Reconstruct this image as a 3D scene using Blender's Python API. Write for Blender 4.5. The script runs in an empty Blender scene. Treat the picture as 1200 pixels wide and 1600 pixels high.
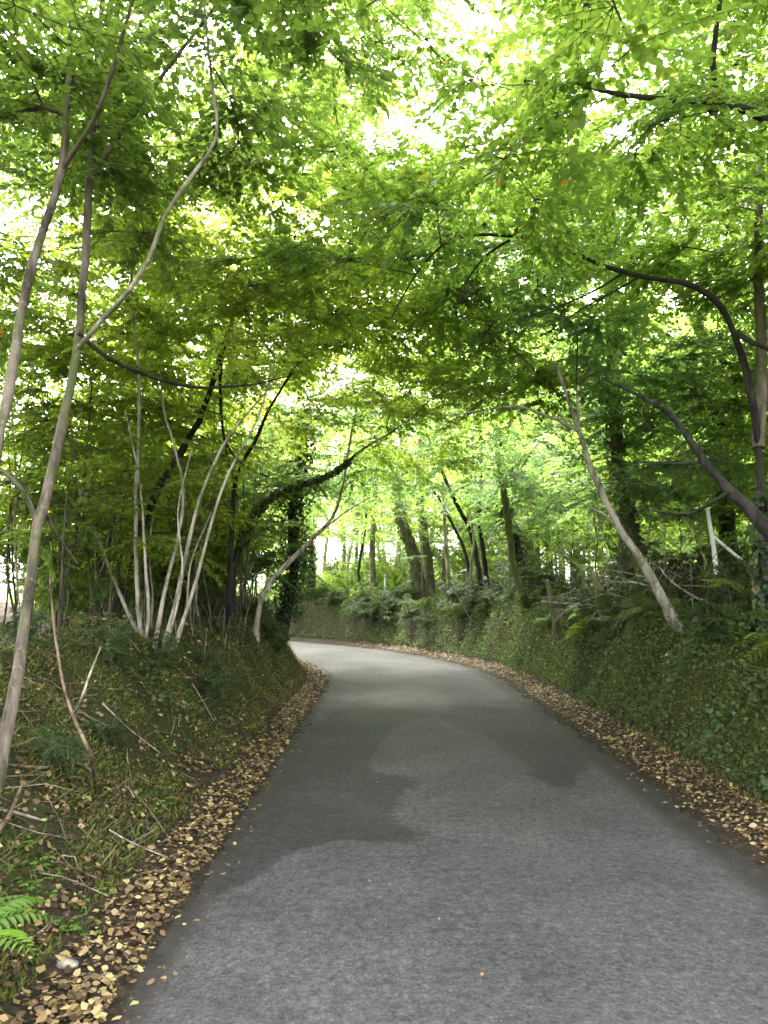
import bpy, math, random
import numpy as np
from mathutils import Vector

rng = np.random.default_rng(7)
random.seed(7)
S = bpy.context.scene
COL = S.collection
PI = math.pi

# ------------------------------------------------------------------ camera geometry
F_PX, CX, CY, HOR = 1155.0, 600.0, 800.0, 930.0
CAM_H = 1.6
PITCH = math.atan((HOR - CY) / F_PX)
cp, sp = math.cos(PITCH), math.sin(PITCH)


def P(u, v, d):
    """World point that a photo position shows at forward distance d (metres)."""
    a, b = (u - CX) / F_PX, (CY - v) / F_PX
    x, y, z = a, cp - b * sp, sp + b * cp
    k = d / y
    return np.array([x * k, d, CAM_H + z * k])


def proj(p):
    p = np.atleast_2d(p)
    rx, ry, rz = p[:, 0], p[:, 1], p[:, 2] - CAM_H
    depth = ry * cp + rz * sp
    up = -ry * sp + rz * cp
    dd = np.maximum(depth, 1e-3)
    return CX + F_PX * rx / dd, CY - F_PX * up / dd, depth


def on_road(u, v):
    q = P(u, v, 1.0)
    t = CAM_H / (CAM_H - q[2])
    return np.array([q[0] * t, t])


# ------------------------------------------------------------------ noise
def _h(ix, iy, iz, seed):
    n = (ix * 374761393 + iy * 668265263 + iz * 2147483647 + seed * 974711) & 0xFFFFFFFF
    n = ((n ^ (n >> 13)) * 1274126177) & 0xFFFFFFFF
    n = n ^ (n >> 16)
    return (n & 0xFFFF) / 65535.0


def vnoise(x, y, seed=0):
    x = np.asarray(x, float); y = np.asarray(y, float)
    ix, iy = np.floor(x).astype(np.int64), np.floor(y).astype(np.int64)
    fx, fy = x - ix, y - iy
    fx, fy = fx * fx * (3 - 2 * fx), fy * fy * (3 - 2 * fy)
    a, b = _h(ix, iy, 0, seed), _h(ix + 1, iy, 0, seed)
    c, d = _h(ix, iy + 1, 0, seed), _h(ix + 1, iy + 1, 0, seed)
    return (a * (1 - fx) + b * fx) * (1 - fy) + (c * (1 - fx) + d * fx) * fy


def fbm(x, y, seed=0, octv=4):
    t, a, s = 0.0, 0.5, 0.0
    for k in range(octv):
        t = t + a * vnoise(x * 2 ** k, y * 2 ** k, seed + k * 17)
        s += a
        a *= 0.5
    return t / s


def sstep(t):
    t = np.clip(t, 0, 1)
    return t * t * (3 - 2 * t)


# ------------------------------------------------------------------ lane and terrain
XC, HW, Y0, RAD, TH1 = 0.62, 1.70, 13.3, 17.2, math.radians(80)
ACX = XC - RAD


def lane(x, y):
    """(distance along the lane, signed distance from its middle, + to the right)."""
    x = np.asarray(x, float); y = np.asarray(y, float)
    px, py = x - ACX, y - Y0
    th = np.arctan2(py, px)
    lat_a, s_a = np.hypot(px, py) - RAD, Y0 + RAD * th
    tx, ty, nx, ny = -math.sin(TH1), math.cos(TH1), math.cos(TH1), math.sin(TH1)
    lat_e, s_e = px * nx + py * ny - RAD, Y0 + RAD * TH1 + px * tx + py * ty
    lat, s = np.where(th <= TH1, lat_a, lat_e), np.where(th <= TH1, s_a, s_e)
    st = y < Y0
    return np.where(st, y, s), np.where(st, x - XC, lat)


def lane_point(s, lat):
    s = np.asarray(s, float); lat = np.asarray(lat, float)
    th = np.clip((s - Y0) / RAD, 0, TH1)
    x = ACX + (RAD + lat) * np.cos(th)
    y = Y0 + (RAD + lat) * np.sin(th)
    ex = np.maximum(s - Y0 - RAD * TH1, 0)
    x = x - ex * math.sin(TH1); y = y + ex * math.cos(TH1)
    st = s < Y0
    return np.where(st, XC + lat, x), np.where(st, s, y)


def ground_h(x, y):
    x = np.asarray(x, float); y = np.asarray(y, float)
    s, lat = lane(x, y)
    n1, n2 = fbm(x * 0.45, y * 0.45, 3), fbm(x * 1.7, y * 1.7, 9)
    e = lat - HW
    hr_ = (1.12 + 0.45 * (n1 - 0.5)) * sstep((e - 0.44 - 0.35 * (n2 - 0.5)) / 0.75)
    hr_ = hr_ + np.clip(e, 0, .8) * 0.10 + 0.03 * np.clip(e - 2, 0, 40)
    el = -lat - HW
    wl = np.interp(s, [3, 7, 14], [1.75, 1.4, .9])
    hl_ = (np.interp(s, [2, 8, 14], [.92, 1.02, 1.15]) + 0.4 * (n1 - 0.5)) * sstep((el - 0.36 - 0.3 * (n2 - 0.5)) / wl)
    hl_ = hl_ + np.clip(el, 0, .5) * 0.08 + 0.01 * np.clip(el - 2, 0, 30)
    h = np.where(lat > 0, hr_, hl_)
    off = np.clip((np.abs(lat) - HW) / 0.5, 0, 1)
    bk = np.clip((np.abs(lat) - HW - .55) / .5, 0, 1)
    h = h + off * (0.14 * (n2 - 0.5) + 0.05 * (vnoise(x * 6, y * 6, 5) - 0.5)) + bk * (.30 * (vnoise(x * 1.9, y * 1.9, 6) - .5) + .16 * (vnoise(x * 4.1, y * 4.1, 8) - .5))
    return np.where(np.abs(lat) < HW - 0.02, -0.05, h - 0.018 * (1 - off))


def gz(x, y):
    return float(ground_h(np.array([x]), np.array([y]))[0])


# ------------------------------------------------------------------ meshes
class Geo:
    def __init__(self):
        self.v, self.f, self.m, self.r, self.n = [], [], [], [], 0

    def add(self, V, F, mat=0, r=None):
        V = np.asarray(V, float).reshape(-1, 3); F = np.asarray(F, np.int64).reshape(-1, 4)
        self.v.append(V); self.f.append(F + self.n); self.n += len(V)
        self.m.append(np.full(len(F), mat, np.int32))
        if r is None:
            r = np.full(len(F), 0.5)
        self.r.append(np.asarray(r, float) * np.ones(len(F)))

    def mesh(self, name, mats, smooth=True):
        V = np.concatenate(self.v); F = np.concatenate(self.f)
        me = bpy.data.meshes.new(name)
        me.vertices.add(len(V)); me.vertices.foreach_set('co', V.astype(np.float32).ravel())
        me.loops.add(F.size); me.loops.foreach_set('vertex_index', F.astype(np.int32).ravel())
        me.polygons.add(len(F))
        me.polygons.foreach_set('loop_start', np.arange(0, F.size, 4, dtype=np.int32))
        me.polygons.foreach_set('material_index', np.concatenate(self.m))
        me.polygons.foreach_set('use_smooth', np.full(len(F), smooth))
        at = me.attributes.new('rnd', 'FLOAT', 'FACE')
        at.data.foreach_set('value', np.concatenate(self.r).astype(np.float32))
        for m in mats:
            me.materials.append(m)
        me.update(calc_edges=True)
        return me


def link(name, me, parent=None):
    o = bpy.data.objects.new(name, me)
    COL.objects.link(o)
    if parent is not None:
        o.parent = parent
    return o


def tag(o, label=None, cat=None, group=None, kind=None):
    for k, v in (('label', label), ('category', cat), ('group', group), ('kind', kind)):
        if v:
            o[k] = v
    return o


def empty(name, loc, label, cat, group=None):
    o = bpy.data.objects.new(name, None)
    COL.objects.link(o)
    o.location = loc
    o.empty_display_size = 0.3
    return tag(o, label, cat, group)


def copy_tree(o, parent=None):
    c = o.copy()
    COL.objects.link(c)
    c.parent = parent
    for ch in list(o.children):
        copy_tree(ch, c)
    return c


def smooth_path(pts, rad, step):
    """Catmull-Rom through pts, resampled about every step metres."""
    pts = np.asarray(pts, float); rad = np.asarray(rad, float)
    q = np.vstack([2 * pts[0] - pts[1], pts, 2 * pts[-1] - pts[-2]])
    out, ro = [], []
    for i in range(len(pts) - 1):
        p0, p1, p2, p3 = q[i:i + 4]
        n = max(1, int(round(np.linalg.norm(p2 - p1) / step)))
        for k in range(n):
            t = k / n
            out.append(0.5 * (2 * p1 + (p2 - p0) * t + (2 * p0 - 5 * p1 + 4 * p2 - p3) * t * t + (3 * p1 - p0 - 3 * p2 + p3) * t ** 3))
            ro.append(rad[i] * (1 - t) + rad[i + 1] * t)
    out.append(pts[-1]); ro.append(rad[-1])
    return np.array(out), np.array(ro)


def tube(geo, pts, rad, sides=6, mat=0, rough=0.0, r=None):
    pts = np.asarray(pts, float); rad = np.asarray(rad, float)
    n = len(pts)
    if n < 2:
        return
    tan = np.gradient(pts, axis=0)
    tan /= np.linalg.norm(tan, axis=1)[:, None] + 1e-9
    ref = np.array([1.0, 0, 0]) if abs(tan[0][0]) < 0.8 else np.array([0, 1.0, 0])
    A = np.zeros_like(pts)
    a = ref - tan[0] * ref.dot(tan[0])
    for i in range(n):
        a = a - tan[i] * a.dot(tan[i])
        a /= np.linalg.norm(a) + 1e-9
        A[i] = a
    B = np.cross(tan, A)
    ang = np.arange(sides) * 2 * PI / sides
    rr = rad[:, None] * np.ones(sides)
    if rough:
        rr = rr * (1 + rough * (rng.random((n, sides)) - 0.5))
    V = pts[:, None, :] + rr[..., None] * (np.cos(ang)[None, :, None] * A[:, None, :] + np.sin(ang)[None, :, None] * B[:, None, :])
    i = np.arange(n - 1)[:, None] * sides
    j = np.arange(sides)[None, :]
    k = (j + 1) % sides
    F = np.stack([i + j, i + k, i + sides + k, i + sides + j], -1).reshape(-1, 4)
    geo.add(V, F, mat, rng.random() if r is None else r)


# leaf outline: two quads folded along the midrib; x along the leaf, y across
LEAF = np.array([[0, 0, 0], [.32, -.33, .07], [.68, -.24, .03], [1, 0, -.10], [.68, .24, .03], [.32, .33, .07]])
LEAF_F = np.array([[0, 1, 2, 3], [0, 3, 4, 5]])


def leaves(geo, pos, xdir, up, size, mat=0, r=None, shape=LEAF, wide=1.0):
    """Many leaves at once: arrays of base points, midrib directions, normals and lengths."""
    pos = np.asarray(pos, float); n = len(pos)
    if n == 0:
        return
    x = xdir / (np.linalg.norm(xdir, axis=1)[:, None] + 1e-9)
    y = np.cross(up, x); y /= np.linalg.norm(y, axis=1)[:, None] + 1e-9
    z = np.cross(x, y)
    size = np.asarray(size, float) * np.ones(n)
    L = shape * np.array([1, wide, 1])
    V = pos[:, None, :] + size[:, None, None] * (L[None, :, 0:1] * x[:, None, :] + L[None, :, 1:2] * y[:, None, :] + L[None, :, 2:3] * z[:, None, :])
    F = (np.arange(n) * len(L))[:, None, None] + LEAF_F[None]
    r = rng.random(n) if r is None else r * np.ones(n)
    geo.add(V.reshape(-1, 3), F.reshape(-1, 4), mat, np.repeat(r, 2))


# ------------------------------------------------------------------ materials
def mat_new(name):
    m = bpy.data.materials.new(name)
    m.use_nodes = True
    nt = m.node_tree
    nt.nodes.clear()
    return m, nt, nt.nodes, nt.links


def ramp(nodes, stops, interp='LINEAR'):
    n = nodes.new('ShaderNodeValToRGB')
    n.color_ramp.interpolation = interp
    e = n.color_ramp.elements
    e[0].position, e[0].color = stops[0][0], (*stops[0][1], 1)
    e[1].position, e[1].color = stops[-1][0], (*stops[-1][1], 1)
    for p_, c in stops[1:-1]:
        x = e.new(p_); x.color = (*c, 1)
    return n


def leaf_mat(name, stops, trans=(3.0, 2.9, 1.9), mix=0.6, rough=0.5):
    m, nt, N, L = mat_new(name)
    at = N.new('ShaderNodeAttribute'); at.attribute_name = 'rnd'
    rp = ramp(N, stops)
    L.new(at.outputs['Fac'], rp.inputs[0])
    pr = N.new('ShaderNodeBsdfPrincipled')
    pr.inputs['Roughness'].default_value = rough
    pr.inputs['Specular IOR Level'].default_value = 0.35
    L.new(rp.outputs[0], pr.inputs['Base Color'])
    mul = N.new('ShaderNodeMix'); mul.data_type = 'RGBA'; mul.blend_type = 'MULTIPLY'
    mul.inputs[0].default_value = 1.0
    mul.clamp_result = False
    L.new(rp.outputs[0], mul.inputs[6])
    mul.inputs[7].default_value = (*trans, 1)
    tr = N.new('ShaderNodeBsdfTranslucent')
    L.new(mul.outputs[2], tr.inputs['Color'])
    mx = N.new('ShaderNodeMixShader'); mx.inputs[0].default_value = mix
    L.new(pr.outputs[0], mx.inputs[1]); L.new(tr.outputs[0], mx.inputs[2])
    out = N.new('ShaderNodeOutputMaterial')
    L.new(mx.outputs[0], out.inputs[0])
    return m


def bark_mat(name, dark, light, moss=None, moss_amt=0.0, scale=9.0):
    m, nt, N, L = mat_new(name)
    tc = N.new('ShaderNodeTexCoord')
    mp = N.new('ShaderNodeMapping'); mp.inputs['Scale'].default_value = (1, 1, 0.25)
    L.new(tc.outputs['Object'], mp.inputs[0])
    n1 = N.new('ShaderNodeTexNoise'); n1.inputs['Scale'].default_value = scale; n1.inputs['Detail'].default_value = 7; n1.inputs['Roughness'].default_value = .65
    L.new(mp.outputs[0], n1.inputs['Vector'])
    md = tuple(.45 * a_ + .55 * b_ for a_, b_ in zip(dark, light))
    rp = ramp(N, [(.36, tuple(.5 * a_ for a_ in dark)), (.44, dark), (.54, md), (.66, light)])
    L.new(n1.outputs['Fac'], rp.inputs[0])
    col = rp.outputs[0]
    if moss:
        n2 = N.new('ShaderNodeTexNoise'); n2.inputs['Scale'].default_value = 3.2; n2.inputs['Detail'].default_value = 5
        L.new(tc.outputs['Object'], n2.inputs['Vector'])
        mr = N.new('ShaderNodeMapRange')
        mr.inputs[1].default_value = .62 - moss_amt * .35; mr.inputs[2].default_value = .78 - moss_amt * .35
        L.new(n2.outputs['Fac'], mr.inputs[0])
        mx = N.new('ShaderNodeMix'); mx.data_type = 'RGBA'
        L.new(mr.outputs[0], mx.inputs[0]); L.new(col, mx.inputs[6]); mx.inputs[7].default_value = (*moss, 1)
        col = mx.outputs[2]
    n3 = N.new('ShaderNodeTexNoise'); n3.inputs['Scale'].default_value = 26; n3.inputs['Detail'].default_value = 4; n3.inputs['Roughness'].default_value = .7
    L.new(tc.outputs['Object'], n3.inputs['Vector'])
    l3 = N.new('ShaderNodeMapRange'); l3.inputs[1].default_value = .58; l3.inputs[2].default_value = .66; l3.inputs[4].default_value = .4
    L.new(n3.outputs['Fac'], l3.inputs[0])
    lm = N.new('ShaderNodeMix'); lm.data_type = 'RGBA'
    L.new(l3.outputs[0], lm.inputs[0]); L.new(col, lm.inputs[6]); lm.inputs[7].default_value = (*[min(.6, 1.5 * a_ + .01) for a_ in light], 1)
    col = lm.outputs[2]
    pr = N.new('ShaderNodeBsdfPrincipled'); pr.inputs['Roughness'].default_value = .85
    pr.inputs['Specular IOR Level'].default_value = .25
    L.new(col, pr.inputs['Base Color'])
    bp = N.new('ShaderNodeBump'); bp.inputs['Strength'].default_value = 1.0; bp.inputs['Distance'].default_value = .03
    L.new(n1.outputs['Fac'], bp.inputs['Height']); L.new(bp.outputs[0], pr.inputs['Normal'])
    out = N.new('ShaderNodeOutputMaterial'); L.new(pr.outputs[0], out.inputs[0])
    return m


ORANGE = (.30, .11, .02)
M = {}
M['lime'] = leaf_mat('leaf_lime', [(0, (.06, .106, .021)), (.5, (.088, .142, .029)), (.985, (.126, .172, .038)), (1, ORANGE)])
M['mid'] = leaf_mat('leaf_mid_green', [(0, (.052, .088, .019)), (.5, (.078, .122, .026)), (.99, (.11, .15, .034)), (1, ORANGE)])
M['dark'] = leaf_mat('leaf_dark_green', [(0, (.04, .066, .019)), (.6, (.062, .098, .025)), (1, (.09, .13, .032))], mix=.58)
M['blue'] = leaf_mat('leaf_cool_green', [(0, (.042, .076, .028)), (.6, (.06, .104, .037)), (1, (.088, .135, .045))], mix=.58)
M['yellow'] = leaf_mat('leaf_yellow_green', [(0, (.078, .12, .02)), (.6, (.115, .158, .028)), (.95, (.16, .19, .034)), (1, (.28, .2, .03))])
M['ivy'] = leaf_mat('ivy_leaf', [(0, (.018, .032, .010)), (.7, (.034, .056, .017)), (1, (.065, .098, .028))], mix=.28, rough=.6)
M['fern'] = leaf_mat('fern_leaf', [(0, (.04, .06, .012)), (.6, (.07, .10, .018)), (1, (.12, .14, .027))], mix=.35)
M['fern_bright'] = leaf_mat('fern_bright_leaf', [(0, (.07, .14, .02)), (.6, (.10, .19, .026)), (1, (.14, .22, .03))], mix=.45)
M['bramble'] = leaf_mat('bramble_leaf', [(0, (.026, .044, .013)), (.6, (.048, .076, .02)), (1, (.08, .115, .032))], mix=.35)
M['moss'] = leaf_mat('moss_blade', [(0, (.042, .052, .009)), (.6, (.085, .096, .016)), (1, (.15, .14, .034))], mix=.25, rough=.8)
M['grass'] = leaf_mat('grass_blade', [(0, (.035, .05, .012)), (.5, (.065, .085, .02)), (.8, (.12, .125, .035)), (1, (.24, .20, .10))], mix=.3)
M['fallen'] = leaf_mat('fallen_leaf', [(0, (.03, .02, .012)), (.25, (.075, .045, .022)), (.5, (.16, .095, .042)), (.72, (.25, .165, .075)), (.88, (.34, .26, .125)), (1, (.33, .29, .11))], trans=(1, .9, .7), mix=.15, rough=.55)
M['pale'] = bark_mat('bark_pale', (.17, .145, .11), (.40, .36, .29), (.09, .10, .04), .25)
M['grey'] = bark_mat('bark_grey_brown', (.062, .05, .036), (.16, .133, .098), (.06, .075, .022), .35)
M['mossy'] = bark_mat('bark_mossy', (.075, .068, .04), (.18, .16, .10), (.075, .095, .022), .75)
M['darkbark'] = bark_mat('bark_dark', (.008, .0075, .006), (.034, .03, .022), (.02, .027, .008), .3)
M['twig'] = bark_mat('bark_twig', (.035, .028, .02), (.10, .082, .06), None, 0, 20)
M['dead'] = bark_mat('dead_wood', (.13, .105, .075), (.36, .31, .24), None, 0, 14)
M['deadred'] = bark_mat('dead_brown_wood', (.07, .045, .03), (.20, .14, .095), None, 0, 14)
M['white'] = bark_mat('white_post_paint', (.62, .63, .62), (.80, .81, .80), None, 0, 4)
M['post'] = bark_mat('weathered_post', (.09, .075, .045), (.22, .19, .12), (.10, .115, .03), .5, 12)


def ground_mat():
    m, nt, N, L = mat_new('woodland_soil')
    tc = N.new('ShaderNodeTexCoord')

    def noise(sc, det=6, ro=.6):
        n = N.new('ShaderNodeTexNoise')
        n.inputs['Scale'].default_value = sc; n.inputs['Detail'].default_value = det; n.inputs['Roughness'].default_value = ro
        L.new(tc.outputs['Object'], n.inputs['Vector'])
        return n
    a = noise(16, 8, .7)
    soil = ramp(N, [(.3, (.012, .009, .0065)), (.5, (.033, .025, .017)), (.72, (.085, .062, .039))])
    L.new(a.outputs['Fac'], soil.inputs[0])
    b = noise(30, 6, .7)
    moss = ramp(N, [(.3, (.014, .018, .005)), (.6, (.04, .05, .011)), (.8, (.075, .08, .018))])
    L.new(b.outputs['Fac'], moss.inputs[0])
    grass = ramp(N, [(.3, (.05, .09, .015)), (.7, (.12, .18, .03))])
    L.new(b.outputs['Fac'], grass.inputs[0])
    at = N.new('ShaderNodeAttribute'); at.attribute_name = 'moss'
    c = noise(2.2, 5, .6)
    ad = N.new('ShaderNodeMath'); ad.operation = 'MULTIPLY_ADD'
    L.new(c.outputs['Fac'], ad.inputs[0]); ad.inputs[1].default_value = 2.2; ad.inputs[2].default_value = -1.15
    sm = N.new('ShaderNodeMath'); sm.operation = 'ADD'; sm.use_clamp = True
    L.new(ad.outputs[0], sm.inputs[0]); L.new(at.outputs['Fac'], sm.inputs[1])
    mu = N.new('ShaderNodeMath'); mu.operation = 'MULTIPLY'; mu.use_clamp = True
    L.new(sm.outputs[0], mu.inputs[0]); L.new(at.outputs['Fac'], mu.inputs[1])
    mx = N.new('ShaderNodeMix'); mx.data_type = 'RGBA'
    L.new(mu.outputs[0], mx.inputs[0]); L.new(soil.outputs[0], mx.inputs[6]); L.new(moss.outputs[0], mx.inputs[7])
    a2 = N.new('ShaderNodeAttribute'); a2.attribute_name = 'meadow'
    m2 = N.new('ShaderNodeMix'); m2.data_type = 'RGBA'
    L.new(a2.outputs['Fac'], m2.inputs[0]); L.new(mx.outputs[2], m2.inputs[6]); L.new(grass.outputs[0], m2.inputs[7])
    pr = N.new('ShaderNodeBsdfPrincipled'); pr.inputs['Roughness'].default_value = .95
    pr.inputs['Specular IOR Level'].default_value = .15
    L.new(m2.outputs[2], pr.inputs['Base Color'])
    bp = N.new('ShaderNodeBump'); bp.inputs['Strength'].default_value = .9; bp.inputs['Distance'].default_value = .05
    L.new(a.outputs['Fac'], bp.inputs['Height']); L.new(bp.outputs[0], pr.inputs['Normal'])
    out = N.new('ShaderNodeOutputMaterial'); L.new(pr.outputs[0], out.inputs[0])
    return m


def road_mat():
    m, nt, N, L = mat_new('worn_asphalt')
    tc = N.new('ShaderNodeTexCoord')

    def noise(sc, det, ro):
        n = N.new('ShaderNodeTexNoise')
        n.inputs['Scale'].default_value = sc; n.inputs['Detail'].default_value = det; n.inputs['Roughness'].default_value = ro
        L.new(tc.outputs['Object'], n.inputs['Vector'])
        return n
    big, mid, fine, tex = noise(1.1, 6, .6), noise(7, 9, .78), noise(48, 6, .8), noise(19, 7, .78)
    vor = N.new('ShaderNodeTexVoronoi'); vor.inputs['Scale'].default_value = 62
    L.new(tc.outputs['Object'], vor.inputs['Vector'])
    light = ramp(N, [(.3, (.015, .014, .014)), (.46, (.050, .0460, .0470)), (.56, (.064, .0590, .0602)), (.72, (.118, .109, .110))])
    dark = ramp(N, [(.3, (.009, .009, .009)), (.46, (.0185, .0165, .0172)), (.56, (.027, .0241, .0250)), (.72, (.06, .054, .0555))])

    def addv(x, y, ky):
        q = N.new('ShaderNodeMath'); q.operation = 'MULTIPLY_ADD'
        L.new(y, q.inputs[0]); q.inputs[1].default_value = ky
        L.new(x, q.inputs[2])
        return q.outputs[0]
    t = addv(tex.outputs['Fac'], fine.outputs['Fac'], 1.1)
    t = addv(t, big.outputs['Fac'], .4)
    sub = N.new('ShaderNodeMath'); sub.operation = 'SUBTRACT'; sub.inputs[1].default_value = .75
    L.new(t, sub.inputs[0])
    L.new(sub.outputs[0], light.inputs[0]); L.new(sub.outputs[0], dark.inputs[0])
    da = N.new('ShaderNodeAttribute'); da.attribute_name = 'damp_shade'
    # a ragged edge to the damp patches and the painted far shadow
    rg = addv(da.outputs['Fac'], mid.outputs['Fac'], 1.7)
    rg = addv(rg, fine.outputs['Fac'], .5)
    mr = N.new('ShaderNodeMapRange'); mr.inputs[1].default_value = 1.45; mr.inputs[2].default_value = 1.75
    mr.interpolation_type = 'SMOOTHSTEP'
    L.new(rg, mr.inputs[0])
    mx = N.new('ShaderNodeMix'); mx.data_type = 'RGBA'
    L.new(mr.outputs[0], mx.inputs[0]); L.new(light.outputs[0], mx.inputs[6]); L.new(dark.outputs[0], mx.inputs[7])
    # grit: pale stone chips
    chip = N.new('ShaderNodeMapRange'); chip.inputs[1].default_value = .0; chip.inputs[2].default_value = .35
    chip.inputs[3].default_value = 1.55; chip.inputs[4].default_value = .8
    L.new(vor.outputs['Distance'], chip.inputs[0])
    cm = N.new('ShaderNodeMix'); cm.data_type = 'RGBA'; cm.blend_type = 'MULTIPLY'; cm.inputs[0].default_value = .8; cm.clamp_result = False
    L.new(mx.outputs[2], cm.inputs[6]); L.new(chip.outputs[0], cm.inputs[7])
    di = N.new('ShaderNodeAttribute'); di.attribute_name = 'dirt'
    dd = addv(di.outputs['Fac'], mid.outputs['Fac'], .8)
    dr = N.new('ShaderNodeMapRange'); dr.inputs[1].default_value = .75; dr.inputs[2].default_value = 1.15
    L.new(dd, dr.inputs[0])
    dc = ramp(N, [(.3, (.010, .0085, .007)), (.7, (.034, .028, .023))])
    L.new(mid.outputs['Fac'], dc.inputs[0])
    m3 = N.new('ShaderNodeMix'); m3.data_type = 'RGBA'
    L.new(dr.outputs[0], m3.inputs[0]); L.new(cm.outputs[2], m3.inputs[6]); L.new(dc.outputs[0], m3.inputs[7])
    pr = N.new('ShaderNodeBsdfPrincipled')
    L.new(m3.outputs[2], pr.inputs['Base Color'])
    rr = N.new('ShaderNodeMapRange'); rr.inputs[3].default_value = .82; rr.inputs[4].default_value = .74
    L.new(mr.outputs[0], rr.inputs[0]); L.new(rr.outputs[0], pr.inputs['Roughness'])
    pr.inputs['Specular IOR Level'].default_value = .4
    bp = N.new('ShaderNodeBump'); bp.inputs['Strength'].default_value = .8; bp.inputs['Distance'].default_value = .012
    ht = addv(fine.outputs['Fac'], vor.outputs['Distance'], .8)
    L.new(ht, bp.inputs['Height']); L.new(bp.outputs[0], pr.inputs['Normal'])
    out = N.new('ShaderNodeOutputMaterial'); L.new(pr.outputs[0], out.inputs[0])
    return m


# ------------------------------------------------------------------ ground and road
def axis(lo, hi, step, far_lo, far_hi, g=1.22):
    c = list(np.arange(lo, hi + 1e-6, step))
    s, x = step, hi
    while x < far_hi:
        s *= g; x += s; c.append(x)
    s, x = step, lo
    while x > far_lo:
        s *= g; x -= s; c.insert(0, x)
    return np.array(c)


def add_attr(me, name, val):
    a = me.attributes.new(name, 'FLOAT', 'POINT')
    a.data.foreach_set('value', np.asarray(val, np.float32))


def build_ground():
    xs, ys = axis(-9, 9, .09, -420, 420), axis(-1, 33, .09, -120, 520)
    X, Y = np.meshgrid(xs, ys)
    Z = ground_h(X, Y)
    nx, ny = len(xs), len(ys)
    i = np.arange(ny - 1)[:, None] * nx + np.arange(nx - 1)[None]
    F = np.stack([i, i + 1, i + nx + 1, i + nx], -1).reshape(-1, 4)
    g = Geo(); g.add(np.stack([X, Y, Z], -1), F)
    me = g.mesh('ground', [ground_mat()])
    s, lat = lane(X.ravel(), Y.ravel())
    e = np.abs(lat) - HW
    left = lat < 0
    mo = np.where(left, sstep((e - .32) / .4) * np.interp(s, [1, 4, 9, 16], [.5, .9, 1, .7]), sstep((e - .45) / .25))
    mo = mo * (1 - .5 * sstep((e - 2.2) / 1.2)) * np.where(left, 1, 1 - .5 * sstep((s - 15) / 4))
    add_attr(me, 'moss', mo)
    add_attr(me, 'meadow', np.where(left, sstep((e - 9) / 5), sstep((s - 20) / 6) * sstep((e - 2) / 2)) * 1.0)
    tag(link('ground', me), kind='structure')


def in_poly(px, py, poly):
    poly = np.asarray(poly, float)
    c = np.zeros(px.shape, bool)
    j = len(poly) - 1
    for i in range(len(poly)):
        xi, yi, xj, yj = *poly[i], *poly[j]
        c ^= ((yi > py) != (yj > py)) & (px < (xj - xi) * (py - yi) / (yj - yi + 1e-12) + xi)
        j = i
    return c


DAMP_SHADE = [
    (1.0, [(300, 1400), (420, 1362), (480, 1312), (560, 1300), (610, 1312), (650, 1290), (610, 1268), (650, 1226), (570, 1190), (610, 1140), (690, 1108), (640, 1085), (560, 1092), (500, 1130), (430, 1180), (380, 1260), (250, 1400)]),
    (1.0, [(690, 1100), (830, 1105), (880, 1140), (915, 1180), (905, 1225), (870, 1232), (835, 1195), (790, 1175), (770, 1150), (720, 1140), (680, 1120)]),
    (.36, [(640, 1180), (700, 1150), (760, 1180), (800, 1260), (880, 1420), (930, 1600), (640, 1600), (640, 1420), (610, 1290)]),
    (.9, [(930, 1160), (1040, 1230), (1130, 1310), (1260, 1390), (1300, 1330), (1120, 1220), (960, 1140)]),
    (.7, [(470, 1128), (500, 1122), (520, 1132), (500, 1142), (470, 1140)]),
    (.6, [(560, 1058), (640, 1060), (660, 1070), (560, 1075), (530, 1068)]),  # far shadow across the lane, painted into the asphalt colour
    (.22, [(840, 1300), (960, 1290), (1000, 1330), (900, 1350)]),
]


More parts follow.
